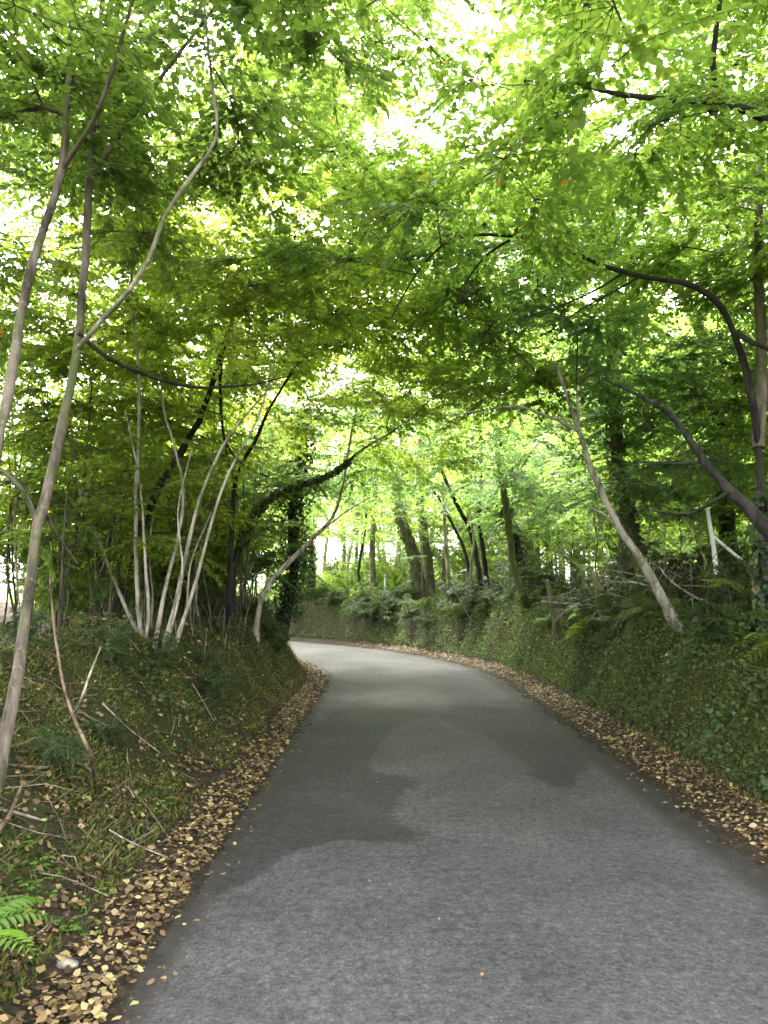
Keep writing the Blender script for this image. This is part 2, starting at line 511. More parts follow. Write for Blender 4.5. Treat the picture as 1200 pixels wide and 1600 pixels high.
def build_road():
    ss = np.concatenate([np.arange(-14, 1.5, .25), np.arange(1.5, 14, .035), np.arange(14, 42, .09), np.arange(42, 120, 1.5)])
    nt = 97
    tt = np.linspace(-1, 1, nt)
    Sg, T = np.meshgrid(ss, tt, indexing='ij')
    w = HW + .05 * (vnoise(ss * 11, ss * 0 + 2, 33) - .5)[:, None] + .07 * (fbm(ss * .9, ss * 0 + 3, 21) - .5)[:, None] + .10 * (vnoise(ss * 4.2, ss * 0 + (7), 31) - .5)[:, None] * 1.0
    w2 = HW + .05 * (vnoise(ss * 11, ss * 0 + 9, 35) - .5)[:, None] + .12 * (vnoise(ss * 3.1, ss * 0 + 15, 37) - .5)[:, None]
    lat = np.where(T < 0, T * w, T * w2)
    X, Y = lane_point(Sg, lat)
    Z = .03 * (1 - np.abs(T) ** 2) - .03 + .012 * (fbm(X * .7, Y * .7, 41) - .5) - .03 * (np.abs(T) > .999)
    i = np.arange(len(ss) - 1)[:, None] * nt + np.arange(nt - 1)[None]
    F = np.stack([i, i + 1, i + nt + 1, i + nt], -1).reshape(-1, 4)
    g = Geo(); g.add(np.stack([X, Y, Z], -1), F)
    me = g.mesh('road', [road_mat()])
    x, y = X.ravel(), Y.ravel()
    # lay damp and worn patches, plus a painted far shadow, on the road in metres
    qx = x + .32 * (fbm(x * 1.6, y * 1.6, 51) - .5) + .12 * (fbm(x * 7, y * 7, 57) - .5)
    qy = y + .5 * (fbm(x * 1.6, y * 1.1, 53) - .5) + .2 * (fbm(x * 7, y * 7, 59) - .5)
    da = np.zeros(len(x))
    for k, poly in DAMP_SHADE:
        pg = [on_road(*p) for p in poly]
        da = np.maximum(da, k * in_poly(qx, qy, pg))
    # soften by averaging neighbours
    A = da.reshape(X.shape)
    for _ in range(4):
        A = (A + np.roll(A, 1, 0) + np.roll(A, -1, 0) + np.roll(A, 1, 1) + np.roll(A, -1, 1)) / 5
    add_attr(me, 'damp_shade', A.ravel())
    l_ = lat.ravel()
    add_attr(me, 'dirt', np.where(l_ < 0, sstep((-l_ - HW + .30) / .30), sstep((l_ - HW + .58) / .55)))
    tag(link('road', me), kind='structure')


build_ground()
build_road()

# ------------------------------------------------------------------ trees: hand-placed skeletons
TREES = []


class Tree:
    def __init__(self, label, bark, leaf, name='tree', cat='tree', ivy=None, group=None, grow=True, dense=1.0):
        self.label, self.bark, self.leaf, self.name, self.cat, self.ivy, self.group = label, bark, leaf, name, cat, ivy, group
        self.limbs, self.grow = [], grow
        TREES.append(self)

    def limb(self, pts, r0, r1, root=False, sides=9, bark=None):
        """pts: (u, v, distance) triples; the first limb is the trunk, root=True sinks its foot into the ground."""
        W = [P(*p) for p in pts]
        self.limb_w(W, r0, r1, root, sides, bark)
        return self

    def limb_w(self, W, r0, r1, root=False, sides=9, bark=None):
        W = [np.asarray(p, float) for p in W]
        if root:
            z = gz(W[0][0], W[0][1])
            W[0] = np.array([W[0][0], W[0][1], z - .12])
        L = np.concatenate([[0], np.cumsum([np.linalg.norm(b - a) for a, b in zip(W, W[1:])])])
        rad = r0 + (r1 - r0) * L / L[-1]
        p, r = smooth_path(W, rad, .18)
        if root:                                       # root flare
            d = np.linalg.norm(p - p[0], axis=1)
            r = r * (1 + .7 * np.exp(-d / (r0 * 3.0)))
        w = .35 * r.mean()
        p[1:-1] += (rng.random((len(p) - 2, 3)) - .5) * w
        self.limbs.append((p, r, sides, bark or self.bark))


# ---- left of the lane
t = Tree('slim pale grey trunk leaning beside the left photo edge, rooted on the near bank', 'grey', 'dark')
t.limb([(-12, 1215, 4.5), (20, 1100, 4.65), (42, 950, 4.8), (60, 820, 4.9), (90, 700, 5.0), (118, 560, 5.1), (132, 420, 5.2), (140, 280, 5.3), (150, 120, 5.6), (175, -160, 6.0)], .038, .018, True, 11)
t.limb([(122, 520, 5.1), (170, 560, 5.3), (240, 590, 5.7), (300, 605, 6.1), (345, 605, 6.5), (400, 600, 6.9), (450, 588, 7.3)], .018, .007, bark='darkbark')
t.limb([(60, 820, 4.9), (40, 770, 4.8), (10, 740, 4.7), (-30, 715, 4.6)], .02, .01)
t.limb([(66, 790, 4.95), (85, 830, 5.3), (120, 880, 5.7)], .018, .006)
t.limb([(120, 545, 5.1), (160, 500, 4.95), (205, 450, 4.8), (233, 405, 4.7), (256, 340, 4.65), (302, 270, 4.6), (338, 215, 4.6), (331, 130, 4.5), (315, -30, 4.4)], .019, .008, bark='pale')
t.limb([(140, 280, 5.3), (230, 150, 5.2), (330, 20, 5.0), (420, -90, 4.9)], .02, .008)
t = Tree('second slim grey trunk that bends upward at the far left edge, beyond the leaning one', 'grey', 'mid')
t.limb([(-75, 1180, 3.9), (-55, 1000, 4.0), (-30, 850, 4.1), (-8, 710, 4.2), (16, 600, 4.3), (30, 500, 4.35), (48, 425, 4.4), (72, 345, 4.5), (96, 265, 4.6), (104, 180, 4.7), (112, 40, 4.9), (130, -200, 5.2)], .038, .016, True, 10)
t.limb([(96, 265, 4.6), (150, 180, 4.3), (190, 60, 4.0), (230, -80, 3.8)], .018, .008)
t = Tree('many-stemmed pale hazel coppice fanning up from the left bank', 'pale', 'yellow')
t.limb([(245, 1078, 8.2), (270, 960, 8.2), (292, 860, 8.1), (312, 780, 8.0), (347, 700, 7.9), (392, 640, 7.8), (440, 585, 7.7)], .030, .008, True)
t.limb([(236, 1075, 8.3), (256, 930, 8.4), (280, 830, 8.5), (286, 765, 8.5), (272, 695, 8.6), (256, 640, 8.7), (250, 560, 8.8)], .026, .008, True)
t.limb([(256, 1072, 8.1), (300, 930, 8.0), (328, 825, 7.9), (357, 740, 7.8), (402, 655, 7.6), (430, 560, 7.4)], .024, .007, True)
t.limb([(226, 1076, 8.4), (216, 950, 8.4), (212, 800, 8.2), (218, 600, 8.0), (205, 450, 7.8), (215, 320, 7.6)], .026, .012, True)
t.limb([(230, 1074, 8.5), (192, 940, 8.7), (152, 840, 8.8), (120, 750, 8.9), (100, 640, 9)], .026, .008, True)
t.limb([(222, 1078, 8.2), (232, 960, 8.1), (226, 860, 8.0), (219, 760, 8.0), (196, 640, 8.0)], .022, .006, True)
t.limb([(262, 1070, 8.4), (290, 960, 8.6), (298, 880, 8.8), (330, 800, 9)], .018, .006, True)
t.limb([(240, 1078, 7.9), (262, 1000, 7.8), (285, 900, 7.6), (278, 800, 7.4), (300, 700, 7.2)], .016, .005, True)
t.limb([(218, 1072, 8.5), (180, 1000, 8.8), (150, 900, 9.0), (155, 760, 9.2)], .018, .006, True)
t = Tree('dark slanting stem rising behind the pale coppice toward the lane', 'darkbark', 'yellow')
t.limb([(175, 1010, 10), (205, 880, 9.9), (235, 790, 9.8), (256, 748, 9.7), (280, 712, 9.6), (294, 686, 9.5), (311, 658, 9.4), (328, 612, 9.3), (350, 540, 9.2), (380, 440, 9)], .07, .02, True)
t.limb([(345, 560, 9.2), (344, 615, 9.6), (352, 690, 10), (385, 730, 10.4), (420, 745, 10.8)], .025, .010, bark='darkbark')
t = Tree('thin dark kinked trunk standing between the coppice and the ivy-clad leaning tree', 'darkbark', 'yellow')
t.limb([(358, 970, 11.5), (360, 870, 11.5), (364, 800, 11.5), (367, 755, 11.5), (378, 725, 11.4), (398, 690, 11.3), (420, 640, 11.2), (470, 560, 11)], .055, .015, True)
t.limb([(367, 750, 11.5), (352, 700, 11.5), (343, 610, 11.5), (338, 520, 11.5)], .025, .01)
t = Tree('bowed tree wrapped in dark ivy leaning over the left bank toward the lane', 'darkbark', 'yellow', ivy=[(0, .3, .8, .06)])
t.limb([(362, 985, 13), (363, 910, 13), (376, 850, 13), (397, 802, 13), (430, 772, 13), (465, 758, 13), (520, 738, 13), (570, 700, 13), (620, 670, 13)], .075, .015, True)
t = Tree('thin pale crooked tree slanting up from the left bank end to the bend', 'pale', 'yellow')
t.limb([(398, 965, 12.5), (412, 925, 12.6), (450, 880, 12.8), (490, 840, 13), (520, 808, 13.2), (534, 765, 13.3), (545, 700, 13.4), (560, 620, 13.5)], .05, .012, True)
t.limb([(490, 840, 13), (540, 800, 13.4), (590, 770, 13.8)], .02, .008)
t = Tree('ivy-smothered dark trunk at the end of the left bank just before the bend', 'darkbark', 'blue', ivy=[(0, 0.08, 1.0, .24)])
t.limb([(436, 985, 16.4), (452, 930, 16.3), (460, 880, 16.2), (456, 820, 16.2), (466, 740, 16.2), (480, 640, 16.2)], .13, .06, True)
t = Tree('second ivy trunk showing beside the left bank end, nearer the bright gap', 'darkbark', 'mid', ivy=[(0, 0, .9, .12)])
t.limb([(487, 980, 28.5), (485, 920, 28.5), (487, 870, 28.5), (482, 800, 28.5), (470, 700, 28.5)], .11, .05, True)
# ---- beyond the bend
t = Tree('straight slender pale trunk on the far bank at the middle of the bend', 'grey', 'lime')
t.limb([(588, 962, 26.8), (583, 905, 26.8), (582, 845, 26.8), (586, 780, 26.8), (588, 680, 26.8), (580, 560, 26.8)], .115, .05, True)
t = Tree('thin dark wavy trunk just left of the straight pale one on the far bank', 'darkbark', 'lime')
t.limb([(572, 962, 27.5), (561, 905, 27.5), (563, 870, 27.5), (572, 810, 27.5), (565, 720, 27.5)], .055, .03, True)
t = Tree('thick dark trunk leaning left on the outer bank of the bend', 'grey', 'mid', ivy=[(0, .1, .55, .05)])
t.limb([(658, 955, 24.5), (653, 905, 24.5), (642, 855, 24.5), (628, 812, 24.5), (620, 760, 24.5), (605, 660, 24.5), (590, 560, 24)], .2, .08, True, 12)
t = Tree('broad upright trunk close behind the thick leaning one on the outer bank', 'grey', 'mid')
t.limb([(672, 955, 25.5), (669, 885, 25.5), (661, 825, 25.5), (655, 755, 25.5), (660, 640, 25.5), (665, 540, 25)], .2, .08, True, 12)
t = Tree('cluster of dark trunks from one stool on the outer bank', 'darkbark', 'blue')
t.limb([(757, 955, 20.35), (746, 880, 20.35), (735, 830, 20.35), (714, 788, 20.24), (690, 735, 20.02), (660, 660, 19.80)], .085, .03, True)
t.limb([(742, 952, 20.57), (727, 865, 20.57), (703, 812, 20.57), (680, 770, 20.57), (640, 720, 20.46)], .06, .02, True)
t.limb([(764, 952, 20.79), (757, 880, 20.79), (748, 800, 20.79), (752, 720, 20.79), (745, 600, 20.35)], .08, .03, True)
t.limb([(738, 955, 20.13), (735, 900, 20.02), (740, 840, 19.91), (728, 770, 19.80)], .05, .02, True, bark='pale')
t = Tree('pale sapling with a dark foot leaning left on the outer bank', 'pale', 'mid')
t.limb([(714, 962, 21.45), (703, 920, 21.34), (698, 870, 21.23), (694, 800, 21.12), (690, 700, 20.90)], .062, .03, True)
t = Tree('thin pale rod slanting across the dark trunk cluster', 'pale', 'mid')
t.limb([(738, 965, 19.58), (712, 925, 19.47), (690, 885, 19.36), (672, 830, 19.25)], .025, .010, True)
# ---- right of the lane
t = Tree('greenish smooth trunk with a swept base leaning left over the right bank', 'mossy', 'blue')
t.limb([(834, 990, 16.5), (820, 935, 16.6), (803, 890, 16.7), (797, 850, 16.7), (792, 800, 16.7), (781, 735, 16.7), (768, 640, 16.6), (740, 540, 16.4)], .10, .04, True, 10)
t = Tree('dark ivy-covered trunk directly behind the greenish swept trunk', 'darkbark', 'blue', ivy=[(0, .05, .7, .10)])
t.limb([(822, 965, 18.5), (817, 900, 18.5), (806, 850, 18.5), (790, 795, 18.5), (782, 700, 18.5), (775, 560, 18.5)], .13, .06, True)
t = Tree('pale slim ash stem slanting steeply left across the right bank', 'pale', 'blue')
t.limb([(1070, 1003, 9.2), (1040, 945, 9.15), (1005, 880, 9.1), (965, 820, 9.0), (940, 768, 8.95), (925, 735, 8.9), (912, 692, 8.85), (902, 665, 8.8), (893, 640, 8.8), (881, 600, 8.75), (868, 568, 8.7)], .062, .02, True, 10)
t.limb([(904, 674, 8.8), (872, 656, 8.7), (842, 646, 8.6), (810, 635, 8.5), (760, 640, 8.4), (690, 652, 8.2)], .022, .006)
t.limb([(965, 822, 9.0), (940, 800, 9.1), (918, 792, 9.2), (900, 782, 9.3)], .018, .006)
t.limb([(903, 668, 8.8), (904, 640, 8.9), (900, 600, 9)], .018, .012)
t = Tree('mossy upright trunk behind the pale slanting ash on the right', 'mossy', 'blue', ivy=[(0, .15, .6, .05)])
t.limb([(1022, 985, 12.5), (1005, 900, 12.5), (985, 830, 12.5), (970, 760, 12.5), (962, 700, 12.5), (958, 600, 12.5), (950, 450, 12.4), (940, 300, 12)], .12, .06, True, 11)
t = Tree('dark tree leaning in from the right edge at head height with a forked tip', 'darkbark', 'lime')
t.limb([(1330, 1010, 5.7), (1265, 905, 5.8), (1200, 828, 5.9), (1165, 792, 6.0), (1140, 768, 6.05), (1102, 722, 6.1), (1075, 682, 6.2), (1042, 642, 6.3), (1005, 620, 6.4), (940, 590, 6.5)], .075, .010, True, 10)
t.limb([(1102, 722, 6.1), (1060, 725, 6.3), (990, 720, 6.6)], .018, .006)
t.limb([(1140, 768, 6.0), (1080, 802, 6.3), (1030, 800, 6.6), (985, 790, 6.8)], .018, .006)
t = Tree('near right tree whose long dark limb arches over the lane with drooping shoots', 'darkbark', 'lime', ivy=[(0, .05, .22, .05)])
t.limb([(1200, 1010, 6.9), (1192, 870, 6.9), (1186, 710, 6.8), (1168, 585, 6.7), (1140, 505, 6.6), (1110, 462, 6.5), (1060, 440, 6.5), (1000, 432, 6.5), (940, 414, 6.5), (880, 388, 6.5), (830, 373, 6.5), (740, 366, 6.4), (690, 385, 6.3), (650, 430, 6.2), (612, 495, 6.1)], .047, .005, True, 10)
t.limb([(795, 376, 6.5), (765, 395, 6.4), (735, 430, 6.3), (714, 485, 6.2)], .014, .005)
t.limb([(1000, 432, 6.5), (960, 455, 6.4), (920, 476, 6.3), (845, 526, 6.0)], .013, .004)
t.limb([(972, 428, 6.5), (910, 464, 6.7), (820, 496, 7.0)], .012, .004)
t.limb([(1186, 700, 6.8), (1190, 560, 6.9), (1185, 400, 7.0), (1190, 200, 7.2), (1180, -60, 7.4)], .06, .02, bark='grey')
t.limb([(1150, 520, 6.6), (1200, 545, 6.4), (1250, 530, 6.2)], .03, .015)
t = Tree('overhanging dark bough crossing the top right corner, from a trunk outside the frame', 'darkbark', 'lime')
t.limb([(1420, 1010, 4.9), (1400, 700, 4.8), (1370, 420, 4.7), (1300, 260, 4.6), (1210, 192, 4.6), (1130, 160, 4.6), (1060, 155, 4.6), (975, 148, 4.6), (900, 130, 4.5)], .09, .010, True, 10)
t.limb([(1120, 158, 4.6), (1114, 95, 4.5), (1124, 10, 4.4), (1130, -60, 4.3)], .022, .012)

# ---- tall woodland trees set back from the lane, their crowns close over it
HIGH = [(-5.2, 6.8, 'mid'), (-7.4, 10.5, 'yellow'), (-5.6, 14.6, 'yellow'), (-7.2, 19, 'yellow'), (-6.2, 25, 'mid'),
        (6.6, 3.6, 'lime'), (6.9, 8.6, 'mid'), (6.2, 13.0, 'lime'), (5.6, 17.2, 'mid'), (4.4, 21.8, 'mid'), (1.6, 29.5, 'lime'), (-3.6, 33, 'lime'),
        (-5.8, 1.8, 'mid'), (3.6, 31, 'mid')]
for k, (x, y, lf) in enumerate(HIGH):
    side = 'left' if x < 0 else 'right'
    t = Tree('tall trunk among the trees set back %s of the lane with high crown' % side,
             ['grey', 'mossy', 'grey', 'darkbark'][k % 4], lf, group='tall trees set back %s of the lane' % side)
    s_, la = lane(x, y)
    tow = -np.sign(la) * np.array([1.0, 0]) if y < 24 else np.array([-.3, -.95])
    W, p = [], np.array([x, y, 0.0])
    for z in (0, 1.5, 3, 4.5, 6, 7.5, 9):
        W.append(np.array([x + tow[0] * .018 * z * z + .25 * (random.random() - .5), y + tow[1] * .018 * z * z + .25 * (random.random() - .5), gz(x, y) + z]))
    t.limb_w(W, .13 + .05 * random.random(), .04, True, 9)
    for q in range(3):
        b = W[3 + q]
        di = np.array([tow[0] + .6 * (random.random() - .5), tow[1] + 1.2 * (random.random() - .5), 0])
        t.limb_w([b, b + di * 1.0 + [0, 0, .7], b + di * 2.2 + [0, 0, 1.0], b + di * 3.4 + [0, 0, .9]], .05, .012)

# ------------------------------------------------------------------ canopy: clump positions
HOLES = [(690, 175, 85), (620, 190, 50), (650, 60, 50), (800, 10, 60), (930, 80, 45), (950, 110, 40), (1085, 500, 40),
         (470, 80, 35), (60, 60, 25), (20, 350, 25), (100, 320, 25), (880, 440, 22), (820, 640, 22), (720, 30, 35),
         (1000, 30, 35), (960, 200, 30), (1010, 560, 22), (1080, 480, 26), (800, 200, 30), (600, 105, 35), (30, 340, 30)]


def zone(n, s_rng, lat_rng, zf, seed):
    r = np.random.default_rng(seed)
    s = r.uniform(*s_rng, n); la = r.uniform(*lat_rng, n)
    x, y = lane_point(s, la)
    z = zf(s, la, r.random(n))
    return np.stack([x, y, z], 1)


def build_clumps():
    C = []
    # roof over the lane: the near part has to close the upper half of the view
    roof = lambda s, la, q: np.clip(4.9 - .045 * la * la + .9 * np.sin(s * .9 + la) * .4, 3.0, 9) + 3.9 * q ** 1.25
    C.append(zone(2250, (3.0, 14), (-5.4, 7.0), roof, 1))
    roof2 = lambda s, la, q: np.clip(4.1 - .035 * la * la, 2.9, 9) + 3.6 * q ** 1.3
    C.append(zone(1450, (13, 34), (-5.6, 8.0), roof2, 2))
    # sides
    C.append(zone(240, (3.6, 20), (-6.5, -4.0), lambda s, la, q: 1.9 + 3.4 * q, 3))
    C.append(zone(420, (6.0, 26), (4.6, 9.5), lambda s, la, q: 2.5 + 3.2 * q, 4))
    C.append(zone(170, (9, 20), (2.8, 5.5), lambda s, la, q: 3.1 + 2.0 * q, 5))
    C.append(zone(150, (11, 21), (-3.2, 1.5), lambda s, la, q: 5.4 + 2.6 * q, 16))
    C.append(zone(300, (7.5, 21), (-7.0, -2.9), lambda s, la, q: 2.0 + 2.6 * q, 6))
    r = np.random.default_rng(9)
    C.append(np.array([[-2.1, 16.4, 0]]) + np.stack([r.normal(-.3, .5, 26), r.normal(0, .7, 26), r.uniform(2.0, 5.0, 26)], 1))
    C.append(np.array([[-2.7, 28.5, 0]]) + np.stack([r.normal(-.2, .6, 22), r.normal(0, .8, 22), r.uniform(2.6, 6.0, 22)], 1))
    C = np.concatenate(C)
    u, v, d = proj(C)
    keep = np.ones(len(C), bool)
    for hu, hv, hr in HOLES:
        keep &= ~((np.hypot(u - hu, (v - hv)) < hr * .62 + 90 / np.maximum(d, 1)) & (d > 0.5))
    # clear the view along the lane
    s, la = lane(C[:, 0], C[:, 1])
    keep &= ~((d < 2.6))
    keep &= ~((np.abs(la) < 2.2) & (C[:, 2] < 3.6) & (u > 500))
    # keep the bright window low on the left and the gap over the bend
    keep &= ~((u < 80) & (v > 830) & (v < 1000) & (d > 5) & (rng.random(len(C)) < .9))
    keep &= ~((u > 496) & (u < 640) & (v > 850) & (d > 10))
    return C[keep]


CL = build_clumps()
CL = CL[np.argsort(CL[:, 0] * 0 + rng.random(len(CL)))]


# ---- join every clump to the nearest limb (greedy growth)
class Node:
    pass


npos, npar, ntree, nplen, nrad = [], [], [], [], []
for ti, t in enumerate(TREES):
    t.chains = []
    for li, (p, r, sd, bk) in enumerate(t.limbs):
        L = 0
        for i in range(0, len(p), 2):
            if p[i][2] < 1.9 or i < len(p) * .3:
                continue
            npos.append(p[i]); npar.append(-1); ntree.append(ti); nplen.append(0.0); nrad.append(r[i])
npos, nplen = [np.array(a) for a in npos], list(nplen)
NP0 = np.array(npos)
best = np.full(len(CL), 1e9); bn = np.full(len(CL), -1)
for j in range(0, len(CL), 400):
    D = np.linalg.norm(CL[j:j + 400, None, :] - NP0[None], axis=2)
    bn[j:j + 400] = D.argmin(1); best[j:j + 400] = D.min(1)
done = np.zeros(len(CL), bool)
edges = []                         # (node path) per clump
clump_dir = np.zeros((len(CL), 3)); clump_tree = np.zeros(len(CL), int)
kids = {}
for _ in range(len(CL)):
    j = int(np.argmin(np.where(done, 1e9, best)))
    done[j] = True
    a = bn[j]
    A, B = npos[a], CL[j]
    L = np.linalg.norm(B - A)
    n = max(1, int(L / .45))
    prev = a
    new = []
    up = np.array([0, 0, .10 * L])
    jit = (rng.random((n + 1, 3)) - .5) * .16 * min(L, 1.2)
    for k in range(1, n + 1):
        tt_ = k / n
        q = A + (B - A) * tt_ + up * math.sin(PI * tt_) + (jit[k] if k < n else 0)
        npos.append(q); npar.append(prev); ntree.append(ntree[a]); nplen.append(nplen[a] + L * tt_); nrad.append(0.0)
        kids.setdefault(prev, []).append(len(npos) - 1)
        prev = len(npos) - 1
        new.append(prev)
    dv = npos[prev] - npos[npar[prev]]
    clump_dir[j] = dv / (np.linalg.norm(dv) + 1e-9)
    clump_tree[j] = ntree[a]
    edges.append(prev)
    Q = np.array([npos[i] for i in new]); pl = np.array([nplen[i] for i in new])
    c = np.linalg.norm(CL[:, None, :] - Q[None], axis=2) + .22 * pl[None]
    mi = c.argmin(1); mv = c[np.arange(len(CL)), mi]
    b = (mv < best) & ~done
    best[b] = mv[b]; bn[b] = np.array(new)[mi[b]]

NN = len(npos)
rad = np.zeros(NN)
for i in range(NN - 1, len(NP0) - 1, -1):      # children come after parents
    ks = kids.get(i, [])
    rad[i] = .0035 if not ks else min(.05, sum(rad[k] ** 2.35 for k in ks) ** (1 / 2.35) + .0004)
for i in range(len(NP0)):
    rad[i] = nrad[i]
for i in range(len(NP0), NN):                  # never thicker than the limb it leaves
    pr_ = npar[i]
    rad[i] = min(rad[i], rad[pr_] * (.8 if pr_ < len(NP0) else 1.0))
for i in range(len(NP0)):
    for c in kids.get(i, []):
        chain_stack = [(i, c)]
        while chain_stack:
            a, b = chain_stack.pop()
            pts, rr = [npos[a]], [rad[b]]
            cur = b
            while True:
                pts.append(npos[cur]); rr.append(rad[cur])
                ks = sorted(kids.get(cur, []), key=lambda q: -rad[q])
                if not ks:
                    break
                for o in ks[1:]:
                    chain_stack.append((cur, o))
                cur = ks[0]
            TREES[ntree[i]].chains.append((np.array(pts), np.array(rr)))


# ------------------------------------------------------------------ leaf sprays
def spray_template(seed, n_tw=6, length=.78, leaf=.064, gap=.037, spread=1.25):
    r = np.random.default_rng(seed)
    pos, xd, up, sz, tw = [], [], [], [], []
    for k in range(n_tw):
        a = (k / (n_tw - 1) - .5) * 2 * spread + r.normal(0, .15)
        ln = length * (1 - .35 * abs(a) / spread) * r.uniform(.75, 1.15)
        n = int(ln / gap)
        p = np.array([0, 0, 0.0]); dr = np.array([math.cos(a), math.sin(a), r.normal(0, .12)])
        path = [p.copy()]
        bend = r.normal(0, .05)
        for i in range(n):
            ca, sa = math.cos(bend), math.sin(bend)
            dr = np.array([dr[0] * ca - dr[1] * sa, dr[0] * sa + dr[1] * ca, dr[2] - .018])
            p = p + dr / np.linalg.norm(dr) * gap
            path.append(p.copy())
            if i < 1:
                continue
            sd = 1 if i % 2 else -1
            b = sd * r.uniform(.5, 1.1)
            d2 = np.array([dr[0] * math.cos(b) - dr[1] * math.sin(b), dr[0] * math.sin(b) + dr[1] * math.cos(b), r.normal(-.22, .2)])
            pos.append(p); xd.append(d2); up.append([r.normal(0, .34), r.normal(0, .34), 1]); sz.append(leaf * r.uniform(.6, 1.2))
            if r.random() < .55:
                b = -b * r.uniform(.6, 1.1)
                d2 = np.array([dr[0] * math.cos(b) - dr[1] * math.sin(b), dr[0] * math.sin(b) + dr[1] * math.cos(b), r.normal(-.2, .25)])
                pos.append(p + [0, 0, -.01]); xd.append(d2); up.append([r.normal(0, .4), r.normal(0, .4), 1]); sz.append(leaf * r.uniform(.6, 1.1))
        tw.append(np.array(path))
    return [np.array(a, float) for a in (pos, xd, up, sz)] + [tw]


SPRAYS = [spray_template(100 + k, n_tw=6 + k % 3) for k in range(8)]


def rot_to(d, roll, pitch):
    x = np.array([d[0], d[1], 0.0]); n = np.linalg.norm(x)
    x = x / n if n > .15 else np.array([math.cos(roll * 9), math.sin(roll * 9), 0])
    x[2] = pitch; x /= np.linalg.norm(x)
    y = np.cross([0, 0, 1.0], x); y /= np.linalg.norm(y)
    z = np.cross(x, y)
    c, s = math.cos(roll), math.sin(roll)
    return np.stack([x, c * y + s * z, -s * y + c * z], 1)      # columns


def put_spray(geo, at, d, scale=1.0, lm=0, tm=1, twigs=True, bias=None, tilt=.22):
    T = SPRAYS[rng.integers(len(SPRAYS))]
    R = rot_to(d, rng.normal(0, tilt), np.clip(d[2] * .5 - .12 + rng.normal(0, tilt), -.8, .8))
    p = T[0] @ R.T * scale + at
    b = rng.random() if bias is None else bias
    r = np.clip(.5 * b + .5 * rng.random(len(p)), 0, .97)
    r = np.where(rng.random(len(p)) < .0022, 1.0, r)
    leaves(geo, p, T[1] @ R.T, T[2] @ R.T, T[3] * (scale ** .6), lm, r)
    if twigs:
        for path in T[4]:
            q = path[::4] if len(path) > 5 else path
            tube(geo, q @ R.T * scale + at, np.linspace(.0034, .0012, len(q)), 3, tm)


# ------------------------------------------------------------------ build the trees
def ivy_on(geo, p, r, f0, f1, depth, per_m=420):
    L = np.concatenate([[0], np.cumsum(np.linalg.norm(np.diff(p, axis=0), axis=1))])
    n = int((f1 - f0) * L[-1] * per_m * (.4 + depth * 6))
    t_ = rng.uniform(f0, f1, n) * L[-1]
    c = np.stack([np.interp(t_, L, p[:, k]) for k in range(3)], 1)
    rr = np.interp(t_, L, r)
    ang = rng.uniform(0, 2 * PI, n)
    o = np.stack([np.cos(ang), np.sin(ang), rng.normal(0, .25, n)], 1)
    lump = .15 + 1.7 * vnoise(t_ * 1.5 + 7, ang * .8, 71)
    out = rr + depth * lump * rng.random(n) ** .6
    dirs = np.stack([rng.normal(0, .6, n) + o[:, 0] * .3, rng.normal(0, .6, n) + o[:, 1] * .3, -np.ones(n) * .9], 1)
    leaves(geo, c + o * out[:, None], dirs, o + rng.normal(0, .35, (n, 3)), rng.uniform(.045, .085, n), 0, None, LEAF, 1.35)


n_leaf = 0
for ti, t in enumerate(TREES):
    p0 = t.limbs[0][0][0]
    root = empty(t.name, p0, t.label, t.cat, t.group)
    off = p0
    g = Geo(); p, r, sd, bk = t.limbs[0]
    tube(g, p - off, r * (1 + .22 * (vnoise(np.arange(len(p)) * .55, np.full(len(p), ti * 3.1), 5) - .5)), sd, 0, .24)
    link('trunk', g.mesh('trunk', [M[bk]]), root)
    for p, r, sd, bk in t.limbs[1:]:
        g = Geo(); tube(g, p - off, r, max(6, sd - 2), 0, .14)
        rt = p[0][2] < gz(p[0][0], p[0][1]) + .1
        link('trunk' if rt else 'branch', g.mesh('branch', [M[bk]]), root)
    for iv in t.ivy or []:
        g = Geo(); p, r, sd, bk = t.limbs[iv[0]]
        ivy_on(g, p - off, r, iv[1], iv[2], iv[3])
        link('ivy', g.mesh('ivy', [M['ivy']]), root)
    g = Geo()
    for pts, rr in t.chains:
        if len(pts) > 2:
            pts, rr = smooth_path(pts, rr, .28)
        tube(g, pts - off, rr, 5 if rr[0] > .008 else 4, 1)
    for j in np.nonzero(clump_tree == ti)[0]:
        d = np.linalg.norm(CL[j] - [0, 0, CAM_H])
        put_spray(g, CL[j] - off, clump_dir[j], rng.uniform(.85, 1.25), twigs=d < 13)
        put_spray(g, CL[j] - off - clump_dir[j] * .35, np.array([rng.normal(), rng.normal(), .1]), rng.uniform(.8, 1.15), twigs=d < 13)
    if g.n:
        link('crown', g.mesh('crown', [M[t.leaf], M['twig']]), root)

print('clumps', len(CL), 'trees', len(TREES))


